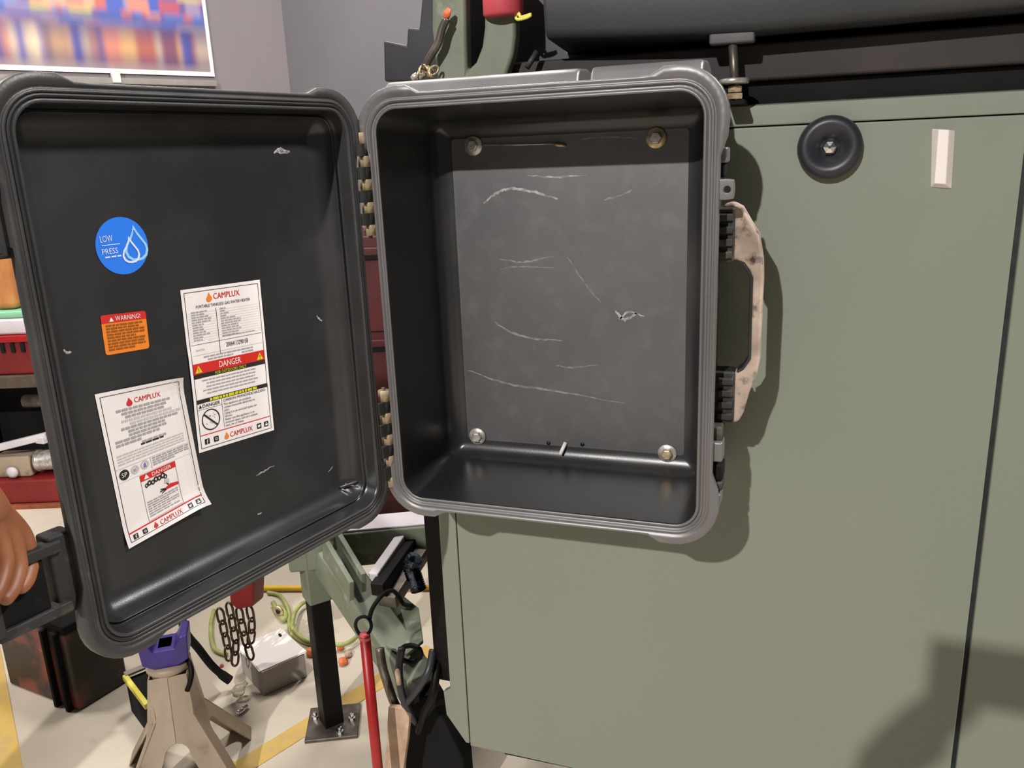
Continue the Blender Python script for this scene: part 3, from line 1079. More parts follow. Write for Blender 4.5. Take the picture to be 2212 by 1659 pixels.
S = Sticker([(204, 852), (386, 814), (440, 1084), (274, 1184)], 0.108, 0.184, lift2, n=(14, 24))
S.grid(0, 0, 0.108, 0.184, 'paper', 0)
S.frame(0.0045, 0.0045, 0.1035, 0.1795, 0.0007, 'print_black', 0.0003)
S.flame(0.038, 0.1620, 0.0105, 'print_red')
S.text('CAMPLUX', 0.0445, 0.1645, 0.0064, 'print_red', width=0.034)
rows = [(0.020, 0.092), (0.026, 0.084), (0.030, 0.082), (0.024, 0.090), (0.034, 0.100), (0.022, 0.096), (0.030, 0.078), (0.030, 0.080), (0.012, 0.070), (0.012, 0.044), (0.044, 0.076)]
for i, (x0, x1) in enumerate(rows):
    S.lines(x0, x1, 0.1575 - i * 0.0044, 0.0030, 'print_grey' if i not in (3, 4) else 'print_light')
S.lines(0.042, 0.072, 0.1115, 0.0022, 'print_black')
for i in range(4):
    S.lines(0.010, 0.098, 0.1068 - i * 0.0034, 0.0018, 'print_light')
S.grid(0.0045, 0.0925, 0.1035, 0.0928, 'print_grey', 0.0004)
S.ring(0.0145, 0.0845, 0.0, 0.0062, 'print_black', 0.0004, 24)
S.text('SP', 0.0110, 0.0820, 0.0052, 'paper', 0.0007, width=0.0070)
S.ring(0.0285, 0.0855, 0.0030, 0.0052, 'print_light', 0.0004, 18)
S.grid(0.0265, 0.0835, 0.0300, 0.0870, 'print_grey', 0.0005)
S.ring(0.0415, 0.0865, 0.0035, 0.0055, 'print_light', 0.0004, 18)
S.poly([(0.0395, 0.0835), (0.0435, 0.0835), (0.0428, 0.0880), (0.0412, 0.0895), (0.0400, 0.0872)], 'print_violet', 0.0005)
S.grid(0.0495, 0.078, 0.0499, 0.0925, 'print_grey', 0.0004)
for i in range(4):
    S.lines(0.052, 0.101 - (0.02 if i == 3 else 0), 0.0895 - i * 0.0029, 0.0019, 'print_grey')
S.grid(0.0045, 0.0765, 0.1035, 0.0768, 'print_light', 0.0004)
# danger pictogram
S.frame(0.032, 0.0165, 0.080, 0.0755, 0.0006, 'print_grey', 0.0004)
S.grid(0.032, 0.0675, 0.080, 0.0755, 'print_red', 0.0005)
S.poly([(0.0365, 0.069), (0.0435, 0.069), (0.040, 0.0748)], 'paper', 0.0008)
S.text('DANGER', 0.0475, 0.0692, 0.0046, 'paper', 0.0008, width=0.026)
for i, (x, y, a_) in enumerate(((0.0385, 0.0605, 0.0022), (0.0425, 0.0622, 0.0028), (0.0470, 0.0612, 0.0026), (0.0515, 0.0632, 0.0030), (0.0560, 0.0628, 0.0028), (0.0608, 0.0640, 0.0032), (0.0640, 0.0610, 0.0024))):
    S.ring(x, y, a_ * 0.45, a_, 'print_black', 0.0006, 12, 1.25)
S.poly([(0.063, 0.060), (0.068, 0.056), (0.067, 0.050), (0.061, 0.053)], 'print_light', 0.0006)
S.poly([(0.060, 0.0465), (0.068, 0.0495), (0.079, 0.0470), (0.079, 0.0435), (0.070, 0.0440), (0.062, 0.0440)], 'print_red', 0.0006)
for (x0, y0, x1, y1) in ((0.061, 0.046, 0.0545, 0.0475), (0.061, 0.0452, 0.0535, 0.0448), (0.062, 0.0443, 0.0555, 0.0420), (0.066, 0.049, 0.0635, 0.0530)):
    dx, dy = x1 - x0, y1 - y0
    l_ = math.hypot(dx, dy)
    nx, ny = -dy / l_ * 0.0007, dx / l_ * 0.0007
    S.poly([(x0 + nx, y0 + ny), (x1 + nx, y1 + ny), (x1 - nx, y1 - ny), (x0 - nx, y0 - ny)], 'print_black', 0.0006)
for i in range(7):
    S.lines(0.035, 0.077 - (0.012 if i in (2, 5) else 0), 0.0385 - i * 0.0030, 0.0017, 'print_grey')
S.grid(0.0047, 0.0142, 0.1033, 0.0158, 'print_red', 0.0005)
S.flame(0.038, 0.0058, 0.0075, 'print_red')
S.text('CAMPLUX', 0.044, 0.0062, 0.0056, 'print_red', width=0.030)
S.icons(0.0062, 0.0058, (0.009, 0.021, 0.083, 0.094))
S.done('instruction_sticker', 'white instruction sticker with curled lower edge, the lower one on the lid')

# 3: orange warning sticker
S = Sticker([(216, 682), (314, 671), (323, 752), (229, 768)], 0.054, 0.0435)


def rounded(w_, h_, r_):
    pts = []
    for cx, cy, a0 in ((w_ - r_, h_ - r_, 0), (r_, h_ - r_, 90), (r_, r_, 180), (w_ - r_, r_, 270)):
        for i in range(5):
            t = math.radians(a0 + 22.5 * i)
            pts.append((cx + r_ * math.cos(t), cy + r_ * math.sin(t)))
    return pts


S.poly(rounded(0.054, 0.0435, 0.003), 'print_orange', 0)
top = [p for p in rounded(0.054, 0.0435, 0.003) if p[1] > 0.033]
S.poly([(0.054, 0.0345)] + top + [(0.0, 0.0345)], 'print_red', 0.0003)
S.poly([(0.009, 0.0358), (0.0145, 0.0358), (0.0118, 0.0405)], 'paper', 0.0006)
S.text('WARNING!', 0.0165, 0.0362, 0.0050, 'paper', 0.0006, width=0.030)
for i in range(9):
    S.lines(0.0045, 0.050 - (random.uniform(0.004, 0.02) if i in (1, 4, 8) else 0), 0.0305 - i * 0.0033, 0.0021, 'print_brown')
S.done('warning_sticker', 'small orange warning sticker with red heading on the lid')

# 4: round blue sticker
S = Sticker([(203, 470), (316, 459), (327, 591), (214, 605)], 0.063, 0.063)
S.c = [Vector(lid_at(264.5, 531, FD - 0.0006)) + Vector((sx * 0.0315, sz * 0.0315)) for sx, sz in ((-1, 1), (1, 1), (1, -1), (-1, -1))]
S.ring(0.0315, 0.0315, 0, 0.0312, 'print_blue', 0, 48)
S.flame(0.0475, 0.0130, 0.0400, 'print_cyan', 0.0004, 0.20)
S.flame(0.0400, 0.0115, 0.0300, 'print_white', 0.0006, 0.22)
S.text('LOW', 0.0065, 0.0375, 0.0070, 'print_white', 0.0005, width=0.0145)
S.grid(0.0075, 0.0338, 0.0290, 0.0346, 'print_white', 0.0005)
S.text('PRESS', 0.0065, 0.0245, 0.0060, 'print_white', 0.0005, width=0.0185)
S.lines(0.009, 0.028, 0.0205, 0.0016, 'print_white', 0.0005)
S.done('round_sticker', 'round blue sticker with white flame drops on the lid')

# ================================================================== gear above the case
yg = YP - 0.032
br = [(933, -140), (932, 60), (938, 120), (944, 185), (1086, 185), (1098, 148), (1108, 118), (1113, 80), (1113, -60), (1046, -60), (1045, 60), (1040, 100), (1027, 134), (1008, 152), (1006, 80), (1003, -140)]
m = MB()
m.prism([atY(u, v, yg) for u, v in br], (0, 0.025, 0))
lb = m.build('lifting_bracket', 'green_steel', None, bevel=0.006, seg=3, label='green painted U-shaped steel bracket above the black case', cat='bracket')
pk = atY(1078, -20, yg - 0.01)
m = MB()
m.lathe([(0.001, -0.027), (0.026, -0.027), (0.029, -0.022), (0.029, 0.03), (0.02, 0.04), (0.001, 0.042)], (pk.x, yg + 0.005, pk.z - 0.006), (0, 0, 1), 24)
m.build('red_cap', 'red_faded', None, label='faded red cap on the green bracket at the top edge', cat='cap')  # red cap on the bracket, kept as its own object
pts = [atY(u, v, yg - 0.018) for u, v in ((965, 40), (955, 62), (947, 92), (932, 118), (922, 136), (917, 150))]
cord = thing('tether_cord', 'dark twisted tether cord with metal ends hanging over the green bracket', 'cord', pts[-1])
MB().tube(spline(pts, 4), 0.0062, 8).build('rope', 'steel_dull', cord)
MB().tube([atY(u, v, yg - 0.018) for u, v in ((962, 42), (966, 28), (971, 18))], [0.005, 0.006, 0.003], 8).build('orange_end', 'orange_bits', cord)
lk = MB().tube([Vector((0.0055 * math.cos(t * math.pi / 6), 0, 0.0085 * math.sin(t * math.pi / 6))) for t in range(12)], 0.0017, 6, closed=True).mesh('link', ['zinc_gold'])
for i, (u, v) in enumerate(((919, 148), (913, 152), (925, 153), (931, 156), (937, 152), (908, 160))):
    p = atY(u, v, yg - 0.02)
    place('link', lk, Matrix.Translation(p) @ Euler((random.uniform(-.6, .6), random.uniform(0, 1.2), random.uniform(0, 3))).to_matrix().to_4x4(), cord)
for u, v in ((896, 166), (911, 163)):
    p = atY(u, v, yg - 0.02)
    MB().lathe([(0.001, -0.006), (0.004, -0.005), (0.0052, 0), (0.004, 0.005), (0.001, 0.006)], p, (1, 0, 0.6), 12).build('end_bead', 'zinc', cord)
pts = [atY(u, v, yg - 0.004) for u, v in ((1114, 34), (1121, 29), (1126, 37), (1148, 31), (1138, 38), (1118, 42))]
MB().tube(spline(pts + [pts[0]], 4), 0.0024, 6).build('yellow_tie', 'yellow_bright', None, label='small yellow plastic tie loop beside the green bracket', cat='tie')
MB().tube([atY(1138, 146, yg), atY(1160, 112, yg + 0.01)], 0.0042, 8).build('grey_pin', 'cover_grey', None, label='short grey pin sticking up behind the black case', cat='pin')

# ================================================================== drawbar and leg
LEGX, LEGY = -0.690, 0.420
apex = Vector((-0.70, 0.43, 0.47))
# far arm
m = MB()
pa, pb = atZ(690, 1178, 0.47), atZ(985, 1150, 0.47)
m.bar(pa + Vector((-.06, -.03, 0)), pb, 0.085, 0.085)
m.build('drawbar_arm', 'green_steel', trailer, bevel=0.006)
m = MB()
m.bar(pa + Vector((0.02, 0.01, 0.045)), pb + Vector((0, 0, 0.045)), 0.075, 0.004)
m.build('lit_top_face', 'tote_white', trailer, bevel=0.001)  # pale sheet: bright light on the green arm's top, put into colour
# near arm, dropping to the near corner
pa, pb = atZ(712, 1205, 0.45), atZ(905, 1485, 0.29)
m = MB()
m.bar(pa, pb, 0.07, 0.07)
m.build('drawbar_arm', 'green_steel', trailer, bevel=0.005)
# clevis cheeks lying on the near arm
for du, dv in ((0, 0), (26, -18)):
    m = MB()
    m.bar(atZ(702 + du, 1180 + dv, 0.50), atZ(760 + du, 1278 + dv, 0.46), 0.012, 0.05)
    m.build('drawbar_cheek', 'green_steel', trailer, bevel=0.002)
# cross brace with a light top
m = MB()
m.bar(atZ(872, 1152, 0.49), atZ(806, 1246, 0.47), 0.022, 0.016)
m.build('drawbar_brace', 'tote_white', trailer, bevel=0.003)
m = MB()
m.bar(atZ(893, 1165, 0.47), atZ(815, 1275, 0.455), 0.03, 0.03)
m.build('drawbar_brace', 'black_paint', trailer, bevel=0.003)
m = MB()
m.bar(atZ(905, 1195, 0.45), atZ(835, 1300, 0.42), 0.045, 0.03)
m.build('drawbar_brace', 'steel_dull', trailer, bevel=0.003)
m = MB()
m.prism([atZ(u, v, 0.36) for u, v in ((812, 1300), (850, 1275), (905, 1320), (915, 1390), (880, 1420), (835, 1400))], (0, 0, 0.008))
m.build('gusset_plate', 'green_steel', trailer, bevel=0.002)
# support leg
leg = thing('support_leg', 'black square-tube support leg in a green sleeve standing on a foot plate', 'support leg', (LEGX, LEGY, 0))
m = MB()
Mr = Matrix.Translation((LEGX, LEGY, 0)) @ Matrix.Rotation(0.9, 4, 'Z')
m.box((-0.028, -0.028, 0.34), (0.028, 0.028, 0.50), 0, Mr)
m.build('sleeve', 'green_steel', leg, bevel=0.004)
m = MB()
m.box((-0.0235, -0.0235, 0.008), (0.0235, 0.0235, 0.345), 0, Mr)
m.build('post', 'black_paint', leg, bevel=0.003)
m = MB()
Mr2 = Matrix.Translation((LEGX + 0.005, LEGY + 0.0, 0)) @ Matrix.Rotation(0.45, 4, 'Z')
m.box((-0.062, -0.062, 0.0), (0.062, 0.062, 0.008), 0, Mr2)
m.build('foot_plate', 'steel_dull', leg, bevel=0.002)
for dx, dy in ((-0.045, 0.02), (0.045, 0.0), (0.02, -0.045)):
    p = Mr2 @ Vector((dx, dy, 0.008))
    m = MB()
    m.lathe([(0.009, 0), (0.009, 0.007), (0.005, 0.008), (0.005, 0.016), (0.001, 0.017)], p, (0, 0, 1), 8, smooth=False)
    m.build('foot_bolt', 'chrome', leg)

# red bar with a black loop
yr = 0.10
pt_, pb_ = atY(788, 1372, yr), atY(826, 1760, yr)
dd = (pt_ - pb_).normalized()
foot_r = pb_ - dd * (pb_.z / dd.z)
rb = thing('red_bar', 'long red steel bar with a black loop at its top, leaning by the drawbar', 'bar', foot_r)
MB().tube([foot_r, pt_], 0.0098, 14).build('rod', 'red_paint', rb)
MB().tube([pt_ - dd * 0.008, pt_ + dd * 0.002], [0.0102, 0.0095], 14).build('tip', 'red_faded', rb)
loop = [atY(u, v, yr + 0.005) for u, v in ((786, 1376), (775, 1368), (768, 1352), (772, 1338), (784, 1332), (796, 1336), (802, 1350), (799, 1364))]
MB().tube(spline(loop + [loop[0]], 3), 0.0032, 7).build('loop', 'black_matte', rb)
pts = [atY(u, v, y_) for u, v, y_ in ((798, 1338, yr + .005), (803, 1318, yr + 0.02), (815, 1298, yr + .05), (830, 1282, yr + 0.08), (848, 1276, yr + .1), (862, 1290, yr + .1), (872, 1305, yr + .1), (890, 1308, yr + .1))]
MB().tube(spline(pts, 4), 0.0042, 7).build('black_cord', 'black_matte', None, label='black cord running from the red bar loop to the trailer drawbar', cat='strap')  # plain black cord between the bar's loop and the drawbar

# drilled bracket plate below the trailer corner
ybk = 0.16
m = MB()
m.prism([atY(u, v, ybk) for u, v in ((838, 1528), (872, 1530), (884, 1552), (880, 1600), (872, 1655), (866, 1720), (828, 1720), (834, 1600))], (0, 0.012, 0))
bk = m.build('drilled_bracket', 'rusty_plate', None, bevel=0.002, label='pale rusty steel bracket plate with a bolt hole below the trailer corner', cat='bracket')
p = atY(856, 1556, ybk - 0.001)
m = MB()
for i in range(1):
    m.lathe([(0.0062, 0.0), (0.0125, 0.0), (0.0125, 0.003), (0.0105, 0.004), (0.0062, 0.004)], (p.x, ybk, p.z), (0, -1, 0), 24)
m.build('eyelet', 'zinc_gold', bk)
MB().lathe([(0.0061, 0.0035), (0.0061, 0.0042)], (p.x, ybk, p.z), (0, -1, 0), 16).build('hole', 'gasket_rubber', bk)
p = atY(856, 1614, ybk - 0.001)
MB().lathe([(0.0045, 0.0), (0.0045, 0.0006)], (p.x, ybk, p.z), (0, -1, 0), 14).build('hole', 'gasket_rubber', bk)

# black suspension arm, hoses
m = MB()
m.prism([atY(u, v, 0.23) for u, v in ((880, 1510), (925, 1500), (960, 1560), (1000, 1640), (1010, 1760), (870, 1760), (876, 1600))], (0, 0.05, 0))
m.build('suspension_arm', 'black_matte', trailer, bevel=0.006)
hose_sets = [
    ([(868, 1400, .18), (862, 1440, .17), (866, 1490, .16), (880, 1530, .17), (900, 1560, .2)], 0.0075, 'black hose rising beside the red bar into the drawbar', 'rubber_dark'),
    ([(935, 1405, .20), (925, 1450, .17), (900, 1490, .16), (876, 1520, .17), (862, 1540, .2)], 0.0075, 'black hose crossing behind the drilled bracket', 'rubber_dark'),
    ([(820, 1400, .2), (826, 1440, .19), (838, 1480, .18), (848, 1510, .18), (858, 1530, .2)], 0.009, 'dark braided hose next to the red bar', 'steel_dull'),
    ([(945, 1430, .2), (940, 1470, .18), (932, 1510, .17), (915, 1545, .19), (905, 1580, .2)], 0.008, 'black hose closest to the green panel edge', 'black_paint'),
]
for pts, r, lab, mt in hose_sets:
    MB().tube(spline([atY(u, v, y_) for u, v, y_ in pts], 5), r, 9).build('rubber_hose', mt, None, label=lab, cat='hose', group='hoses under the trailer corner')
hl = [atY(886 + 24 * math.cos(t * math.pi / 6), 1412 + 18 * math.sin(t * math.pi / 6), .19 + 0.01 * math.sin(t)) for t in range(12)]
MB().tube(hl, 0.005, 8, closed=True).build('hose_clamp_ring', 'black_paint', None, label='black ring fitting where the hoses meet the drawbar', cat='ring')
p0, p1 = atY(858, 1446, .155), atY(862, 1478, .155)
MB().tube([p0, p0.lerp(p1, .2), p1], [0.003, 0.0055, 0.0048], 10).build('copper_fitting', 'rusty_plate', None, label='small copper coloured pipe fitting among the black hoses', cat='fitting')
# crinkled foil wrapped cable
pts = [atY(u, v, 0.36) for u, v in ((898, 1205), (888, 1222), (893, 1240), (899, 1258), (905, 1275))]
m = MB()
sp = spline(pts, 8)
m.tube(sp, [0.014 + 0.004 * (i % 2) for i in range(len(sp))], 10)
m.build('foil_cable', 'foil_blue', None, label='crinkled shiny blue-black wrapped cable by the drawbar', cat='cable')

# ================================================================== jack stand
JX, JY = -0.905, 0.165
js = thing('jack_stand', 'tan steel jack stand with a purple saddle on the floor', 'jack stand', (JX, JY, 0))
JT = 0.285       # top of the pyramid body
jrot = Matrix.Translation((JX, JY, 0)) @ Matrix.Rotation(0.62, 4, 'Z')
hw, bw = 0.040, 0.135
# four legs: corner angle plates with an arch on each face


def jface(kang):
    Mf = jrot @ Matrix.Rotation(kang, 4, 'Z')
    vs = []
    out = []
    # outline of a face with arch: face plane leans from bw at the floor to hw at 0.25
    def pt(x, z):
        t = max(0, (0.185 - z) / 0.185)
        d_ = hw + (bw - hw) * t
        return Mf @ Vector((x, -d_, z))
    out = [(-bw, 0), (-hw, 0.185), (-hw * 0.95, JT), (hw * 0.95, JT), (hw, 0.185), (bw, 0), (bw - 0.05, 0)]
    arch = []
    for i in range(9):
        t = math.pi * i / 8
        arch.append((0.026 * math.cos(t), 0.112 + 0.026 * math.sin(t)))
    out += arch + [(-bw + 0.05, 0)]
    m_ = MB()
    pts_ = [pt(x, z) for x, z in out]
    inw = Mf.to_3x3() @ Vector((0, 0.004, 0))
    # two triangulation friendly halves
    left = [0, 1, 2, 11, 12, 13, 14, 15, 16]
    n_ = len(out)
    half_l = [0, 1, 2] + [11, 12, 13, 14, 15, 16]
    half_r = [3, 4, 5, 6, 7, 8, 9, 10, 11]
    top_mid = pt(0, JT)
    l_pts = [pts_[0], pts_[1], pts_[2], top_mid] + [pts_[i] for i in (11, 12, 13, 14, 15, 16)]
    r_pts = [top_mid, pts_[3], pts_[4], pts_[5], pts_[6], pts_[7], pts_[8], pts_[9], pts_[10], pts_[11]]
    m_.prism(l_pts, inw)
    m_.prism(r_pts, inw)
    return m_


for k in range(4):
    jface(k * math.pi / 2).build('leg_face', 'tan_paint', js, bevel=0.002)
m = MB()
m.lathe([(0.030, 0.17), (0.038, 0.185), (0.040, JT), (0.046, JT + 0.004), (0.046, JT + 0.016), (0.030, JT + 0.018)], (JX, JY, 0), (0, 0, 1), 20)
m.build('collar', 'tan_paint', js)
m = MB()
m.box((-0.016, -0.022, JT), (0.016, 0.022, JT + 0.06), 0, jrot)
m.build('ratchet_bar', 'steel_dull', js, bevel=0.003)
m = MB()
vs_ = [(-0.046, JT + 0.030), (-0.050, JT + 0.085), (-0.034, JT + 0.085), (-0.02, JT + 0.06), (0.02, JT + 0.06), (0.034, JT + 0.085), (0.050, JT + 0.085), (0.046, JT + 0.030), (0.024, JT + 0.018), (-0.024, JT + 0.018)]
m.prism([jrot @ Vector((x, -0.034, z)) for x, z in vs_], jrot.to_3x3() @ Vector((0, 0.068, 0)))
m.build('saddle', 'purple_paint', js, bevel=0.004)
m = MB()
hp = [atZ(392, 1412, 0.30), atZ(408, 1430, 0.30), atZ(414, 1452, 0.285), atZ(410, 1476, 0.265), atZ(404, 1492, 0.25)]
m.tube(spline(hp, 4), 0.0055, 8)
m.build('release_handle', 'black_paint', js)

# ================================================================== things on the floor
# black cable
pts = [atZ(u, v, z) for u, v, z in ((392, 1330, .30), (402, 1368, .24), (428, 1400, .16), (456, 1436, .09), (480, 1458, .05), (497, 1470, .03))]
MB().tube(spline(pts, 5), [0.010] * 20 + [0.012] * 6, 9).build('black_cable', 'black_matte', None, label='thick black cable drooping behind the lid to the floor', cat='cable')

# grey box with loose sheets
gb = [atZ(u, v, 0) for u, v in ((570, 1504), (664, 1462))]
e1 = (gb[1] - gb[0])
e1.z = 0
wgb = e1.length
e1.normalize()
e2 = Vector((-e1.y, e1.x, 0))
gbox = thing('grey_box', 'low grey cardboard box with white sheets on top on the floor', 'box', gb[0] + e1 * wgb / 2 + e2 * 0.07)
m = MB()
Mb = Matrix(((e1.x, e2.x, 0, gb[0].x), (e1.y, e2.y, 0, gb[0].y), (0, 0, 1, 0), (0, 0, 0, 1)))
m.box((0, 0, 0), (wgb, 0.14, 0.072), 0, Mb)
m.build('carton', 'grey_board', gbox, bevel=0.003)
for i, (ro, zz) in enumerate(((0.05, 0.0735), (-0.03, 0.0755), (0.02, 0.0775))):
    m = MB()
    m.box((-wgb * 0.52, -0.075, zz), (wgb * 0.52, 0.075, zz + 0.001), 0, Mb @ Matrix.Translation((wgb / 2, 0.07, 0)) @ Matrix.Rotation(ro, 4, 'Z'))
    m.build('sheet', 'paper', gbox)

# yellow pole on the floor
pa, pb = atZ(540, 1271, 0.012), atZ(720, 1270, 0.012)
dy_ = (pb - pa).normalized()
MB().tube([pa - dy_ * 0.3, pb + dy_ * 0.5], 0.0085, 10).build('yellow_pole', 'yellow_plastic', None, label='thin yellow pole lying on the concrete floor behind the leg', cat='pole')
# green cords
g1 = [(578, 1280), (605, 1287), (622, 1315), (625, 1345), (630, 1368), (660, 1388), (690, 1390)]
g2 = [(690, 1300), (660, 1300), (640, 1318), (632, 1345), (636, 1362), (668, 1384), (740, 1392), (775, 1372)]
g3 = [(462, 1318), (456, 1345), (457, 1380), (466, 1404), (490, 1414)]
for g_, lab in ((g1, 'pale green hose looping from under the lid past the grey box'), (g2, 'pale green hose curling behind the support leg'), (g3, 'pale green hose left of the hanging chains')):
    MB().tube(spline([atZ(u, v, 0.022 if g_ is g2 else 0.008) for u, v in g_], 6), 0.0062, 8).build('garden_hose', 'hose_green', None, label=lab, cat='hose', group='green hoses on the floor')
p = [atZ(u, v, 0.012) for u, v in ((590, 1302), (600, 1322), (612, 1338), (618, 1330), (606, 1312), (596, 1318))]
MB().tube(spline(p, 4), 0.008, 8).build('green_plug', 'hose_green', None, label='bunched green plug end of the floor hose', cat='plug')
# chains with a red hook block
zc0 = 0.42
ch = thing('chain_hoist', 'red hook block with dark steel chains hanging behind the lid', 'chain hoist', atZ(520, 1480, 0))
pr_ = atZ(526, 1285, 0.30)
Yc = pr_.y
m = MB()
m.prism([atY(u, v, Yc) for u, v in ((490, 1225), (548, 1225), (545, 1312), (512, 1318), (496, 1304))], (0, 0.05, 0))
m.build('hook_block', 'red_dark', ch, bevel=0.006)
link = MB().tube([Vector((0.0085 * math.cos(t * math.pi / 8), 0, 0.0165 * math.sin(t * math.pi / 8) + (0.006 if math.sin(t * math.pi / 8) > 0 else -0.006))) for t in range(16)], 0.0031, 6, closed=True).mesh('chain_link', ['chain_steel'])
strands = [[(474, 1318), (484, 1362), (492, 1400), (496, 1440)], [(494, 1306), (502, 1346), (510, 1392), (506, 1440)], [(516, 1316), (522, 1350), (532, 1386), (546, 1430)], [(538, 1312), (545, 1352), (540, 1392)]]
for sidx, stp in enumerate(strands):
    sp = spline([atY(u, v, Yc + 0.012 * sidx) for u, v in stp], 30)
    acc = 0
    last = sp[0]
    step = 0.034
    cnt = 0
    for i in range(1, len(sp)):
        acc += (sp[i] - sp[i - 1]).length
        if acc >= step:
            acc = 0
            mid = (sp[i] + last) / 2
            dr = (sp[i] - last).normalized()
            q = dr.to_track_quat('Z', 'Y').to_matrix().to_4x4() @ Matrix.Rotation((0.35 if cnt % 2 else 1.25) + random.uniform(-.2, .2), 4, 'Z')
            place('chain_link', link, Matrix.Translation(mid) @ q, ch)
            last = sp[i]
            cnt += 1
# glass bulb and small socket
p = atZ(515, 1492, 0.025)
MB().lathe([(0.001, -0.018), (0.010, -0.014), (0.016, -0.004), (0.016, 0.005), (0.009, 0.014), (0.006, 0.02), (0.006, 0.028)], p, (0.2, 0.6, 0.25), 20).build('glass_bulb', 'glassy', None, label='clear glass bulb lying on the floor near the chains', cat='bulb')
p = atZ(523, 1533, 0.008)
MB().lathe([(0.004, -0.016), (0.007, -0.014), (0.007, 0.004), (0.005, 0.006), (0.005, 0.016), (0.002, 0.017)], p, (0.15, 0.9, 0.0), 12).build('chrome_socket', 'chrome', None, label='small shiny chrome socket on the bare floor', cat='socket')
for (u, v, sx, mt, lab) in ((735, 1395, 0.016, 'orange_bits', 'small orange plastic piece left of the red bar'), (741, 1427, 0.02, 'orange_bits', 'orange-pink fitting on the floor left of the red bar'), (752, 1410, 0.016, 'rusty_plate', 'tan scrap piece beside the red bar'), (478, 1432, 0.008, 'red_faded', 'small pink tag beside the hanging chains'), (672, 1408, 0.022, 'orange_bits', 'orange cloth scrap next to the grey box')):
    p = atZ(u, v, 0.012)
    m = MB()
    m.lathe([(sx * .3, -sx * .5), (sx * .6, -sx * .4), (sx * .7, 0), (sx * .5, sx * .45), (sx * .2, sx * .5)], Vector((p.x, p.y, sx * .5)), (random.uniform(-.3, .3), random.uniform(-.3, .3), 1), 7, smooth=False)
    m.build('small_fitting', mt, None, label=lab, cat='fitting')
# dropped tool behind the jack stand: yellow edged tray
tr = [atZ(u, v, 0.10) for u, v in ((270, 1462), (318, 1526))]
e = (tr[1] - tr[0])
n_ = Vector((-e.y, e.x, 0)).normalized()
yt = thing('yellow_edged_bin', 'dark open bin with a bright yellow edge behind the jack stand', 'bin', (tr[0].x, tr[0].y, 0))
m = MB()
if n_.x < 0:
    n_ = -n_
q0 = [tr[0], tr[1], tr[1] + n_ * 0.09, tr[0] + n_ * 0.09]
m.prism([Vector((p.x, p.y, 0.0)) for p in q0], (0, 0, 0.094))
m.build('bin_body', 'black_matte', yt, bevel=0.002)
MB().bar(tr[0], tr[1], 0.012, 0.014).build('yellow_edge', 'yellow_bright', yt, bevel=0.002)
MB().bar(tr[0] + n_ * 0.0 + Vector((0, 0, .006)), tr[0] + n_ * 0.09 + Vector((0, 0, .006)), 0.02, 0.006).build('grey_edge', 'grey_board', yt, bevel=0.001)

# red and black battery-like box at the left
bx = [atZ(u, v, 0) for u, v in ((172, 1538), (20, 1478), (262, 1482))]
e1 = bx[1] - bx[0]
e2 = bx[2] - bx[0]
rbx = thing('worn_box', 'worn dark red and black plastic box on the floor under the lid corner', 'box', bx[0] + e1 * .5 + e2 * .5)
hgt = 0.22
m = MB()
m.prism([bx[0], bx[1], bx[1] + e2 * 1.2, bx[0] + e2 * 1.2], (0, 0, hgt))
m.build('box_body', 'box_red_black', rbx, bevel=0.008)
for k in (0.10, 0.26):
    a_ = bx[0] + e1 * k
    o_ = Vector((e1.y, -e1.x, 0)).normalized()
    if o_.y > 0:
        o_ = -o_
    MB().bar(a_ + o_ * 0.004, a_ + o_ * 0.004 + Vector((0, 0, hgt)), 0.02, 0.012, up=tuple(e1.normalized())).build('corner_rib', 'black_matte', rbx, bevel=0.002)
m = MB()
m.prism([p + Vector((0, 0, hgt)) for p in (bx[0], bx[1], bx[1] + e2 * 1.2, bx[0] + e2 * 1.2)], (0, 0, 0.02))
m.build('box_lid', 'black_matte', rbx, bevel=0.004)

# ================================================================== shelf with stored things at the left
SD = 3.25                   # depth of the shelf front along the view
sp0 = atD(150, 820, SD)
sx_dir = RT.copy()
sx_dir.z = 0
sx_dir.normalize()
sb = Vector((-sx_dir.y, sx_dir.x, 0))        # away from the camera
if sb.dot(FW) < 0:
    sb = -sb


def SPt(u, v, back=0.0):
    """point on the upright plane of the shelf front"""
    p = atP(u, v, sp0, sb)
    return p + sb * back


def sbox(m_, u0, v0, u1, v1, back0, back1, mi=0):
    a_, b_ = SPt(u0, v0), SPt(u1, v1)
    za, zb = SPt(60, v0).z, SPt(60, v1).z
    lo_z, hi_z = min(za, zb), max(za, zb)
    q_ = [a_ + sb * back0, b_ + sb * back0, b_ + sb * back1, a_ + sb * back1]
    m_.prism([Vector((p.x, p.y, lo_z)) for p in q_], (0, 0, hi_z - lo_z), mi)
    return lo_z, hi_z


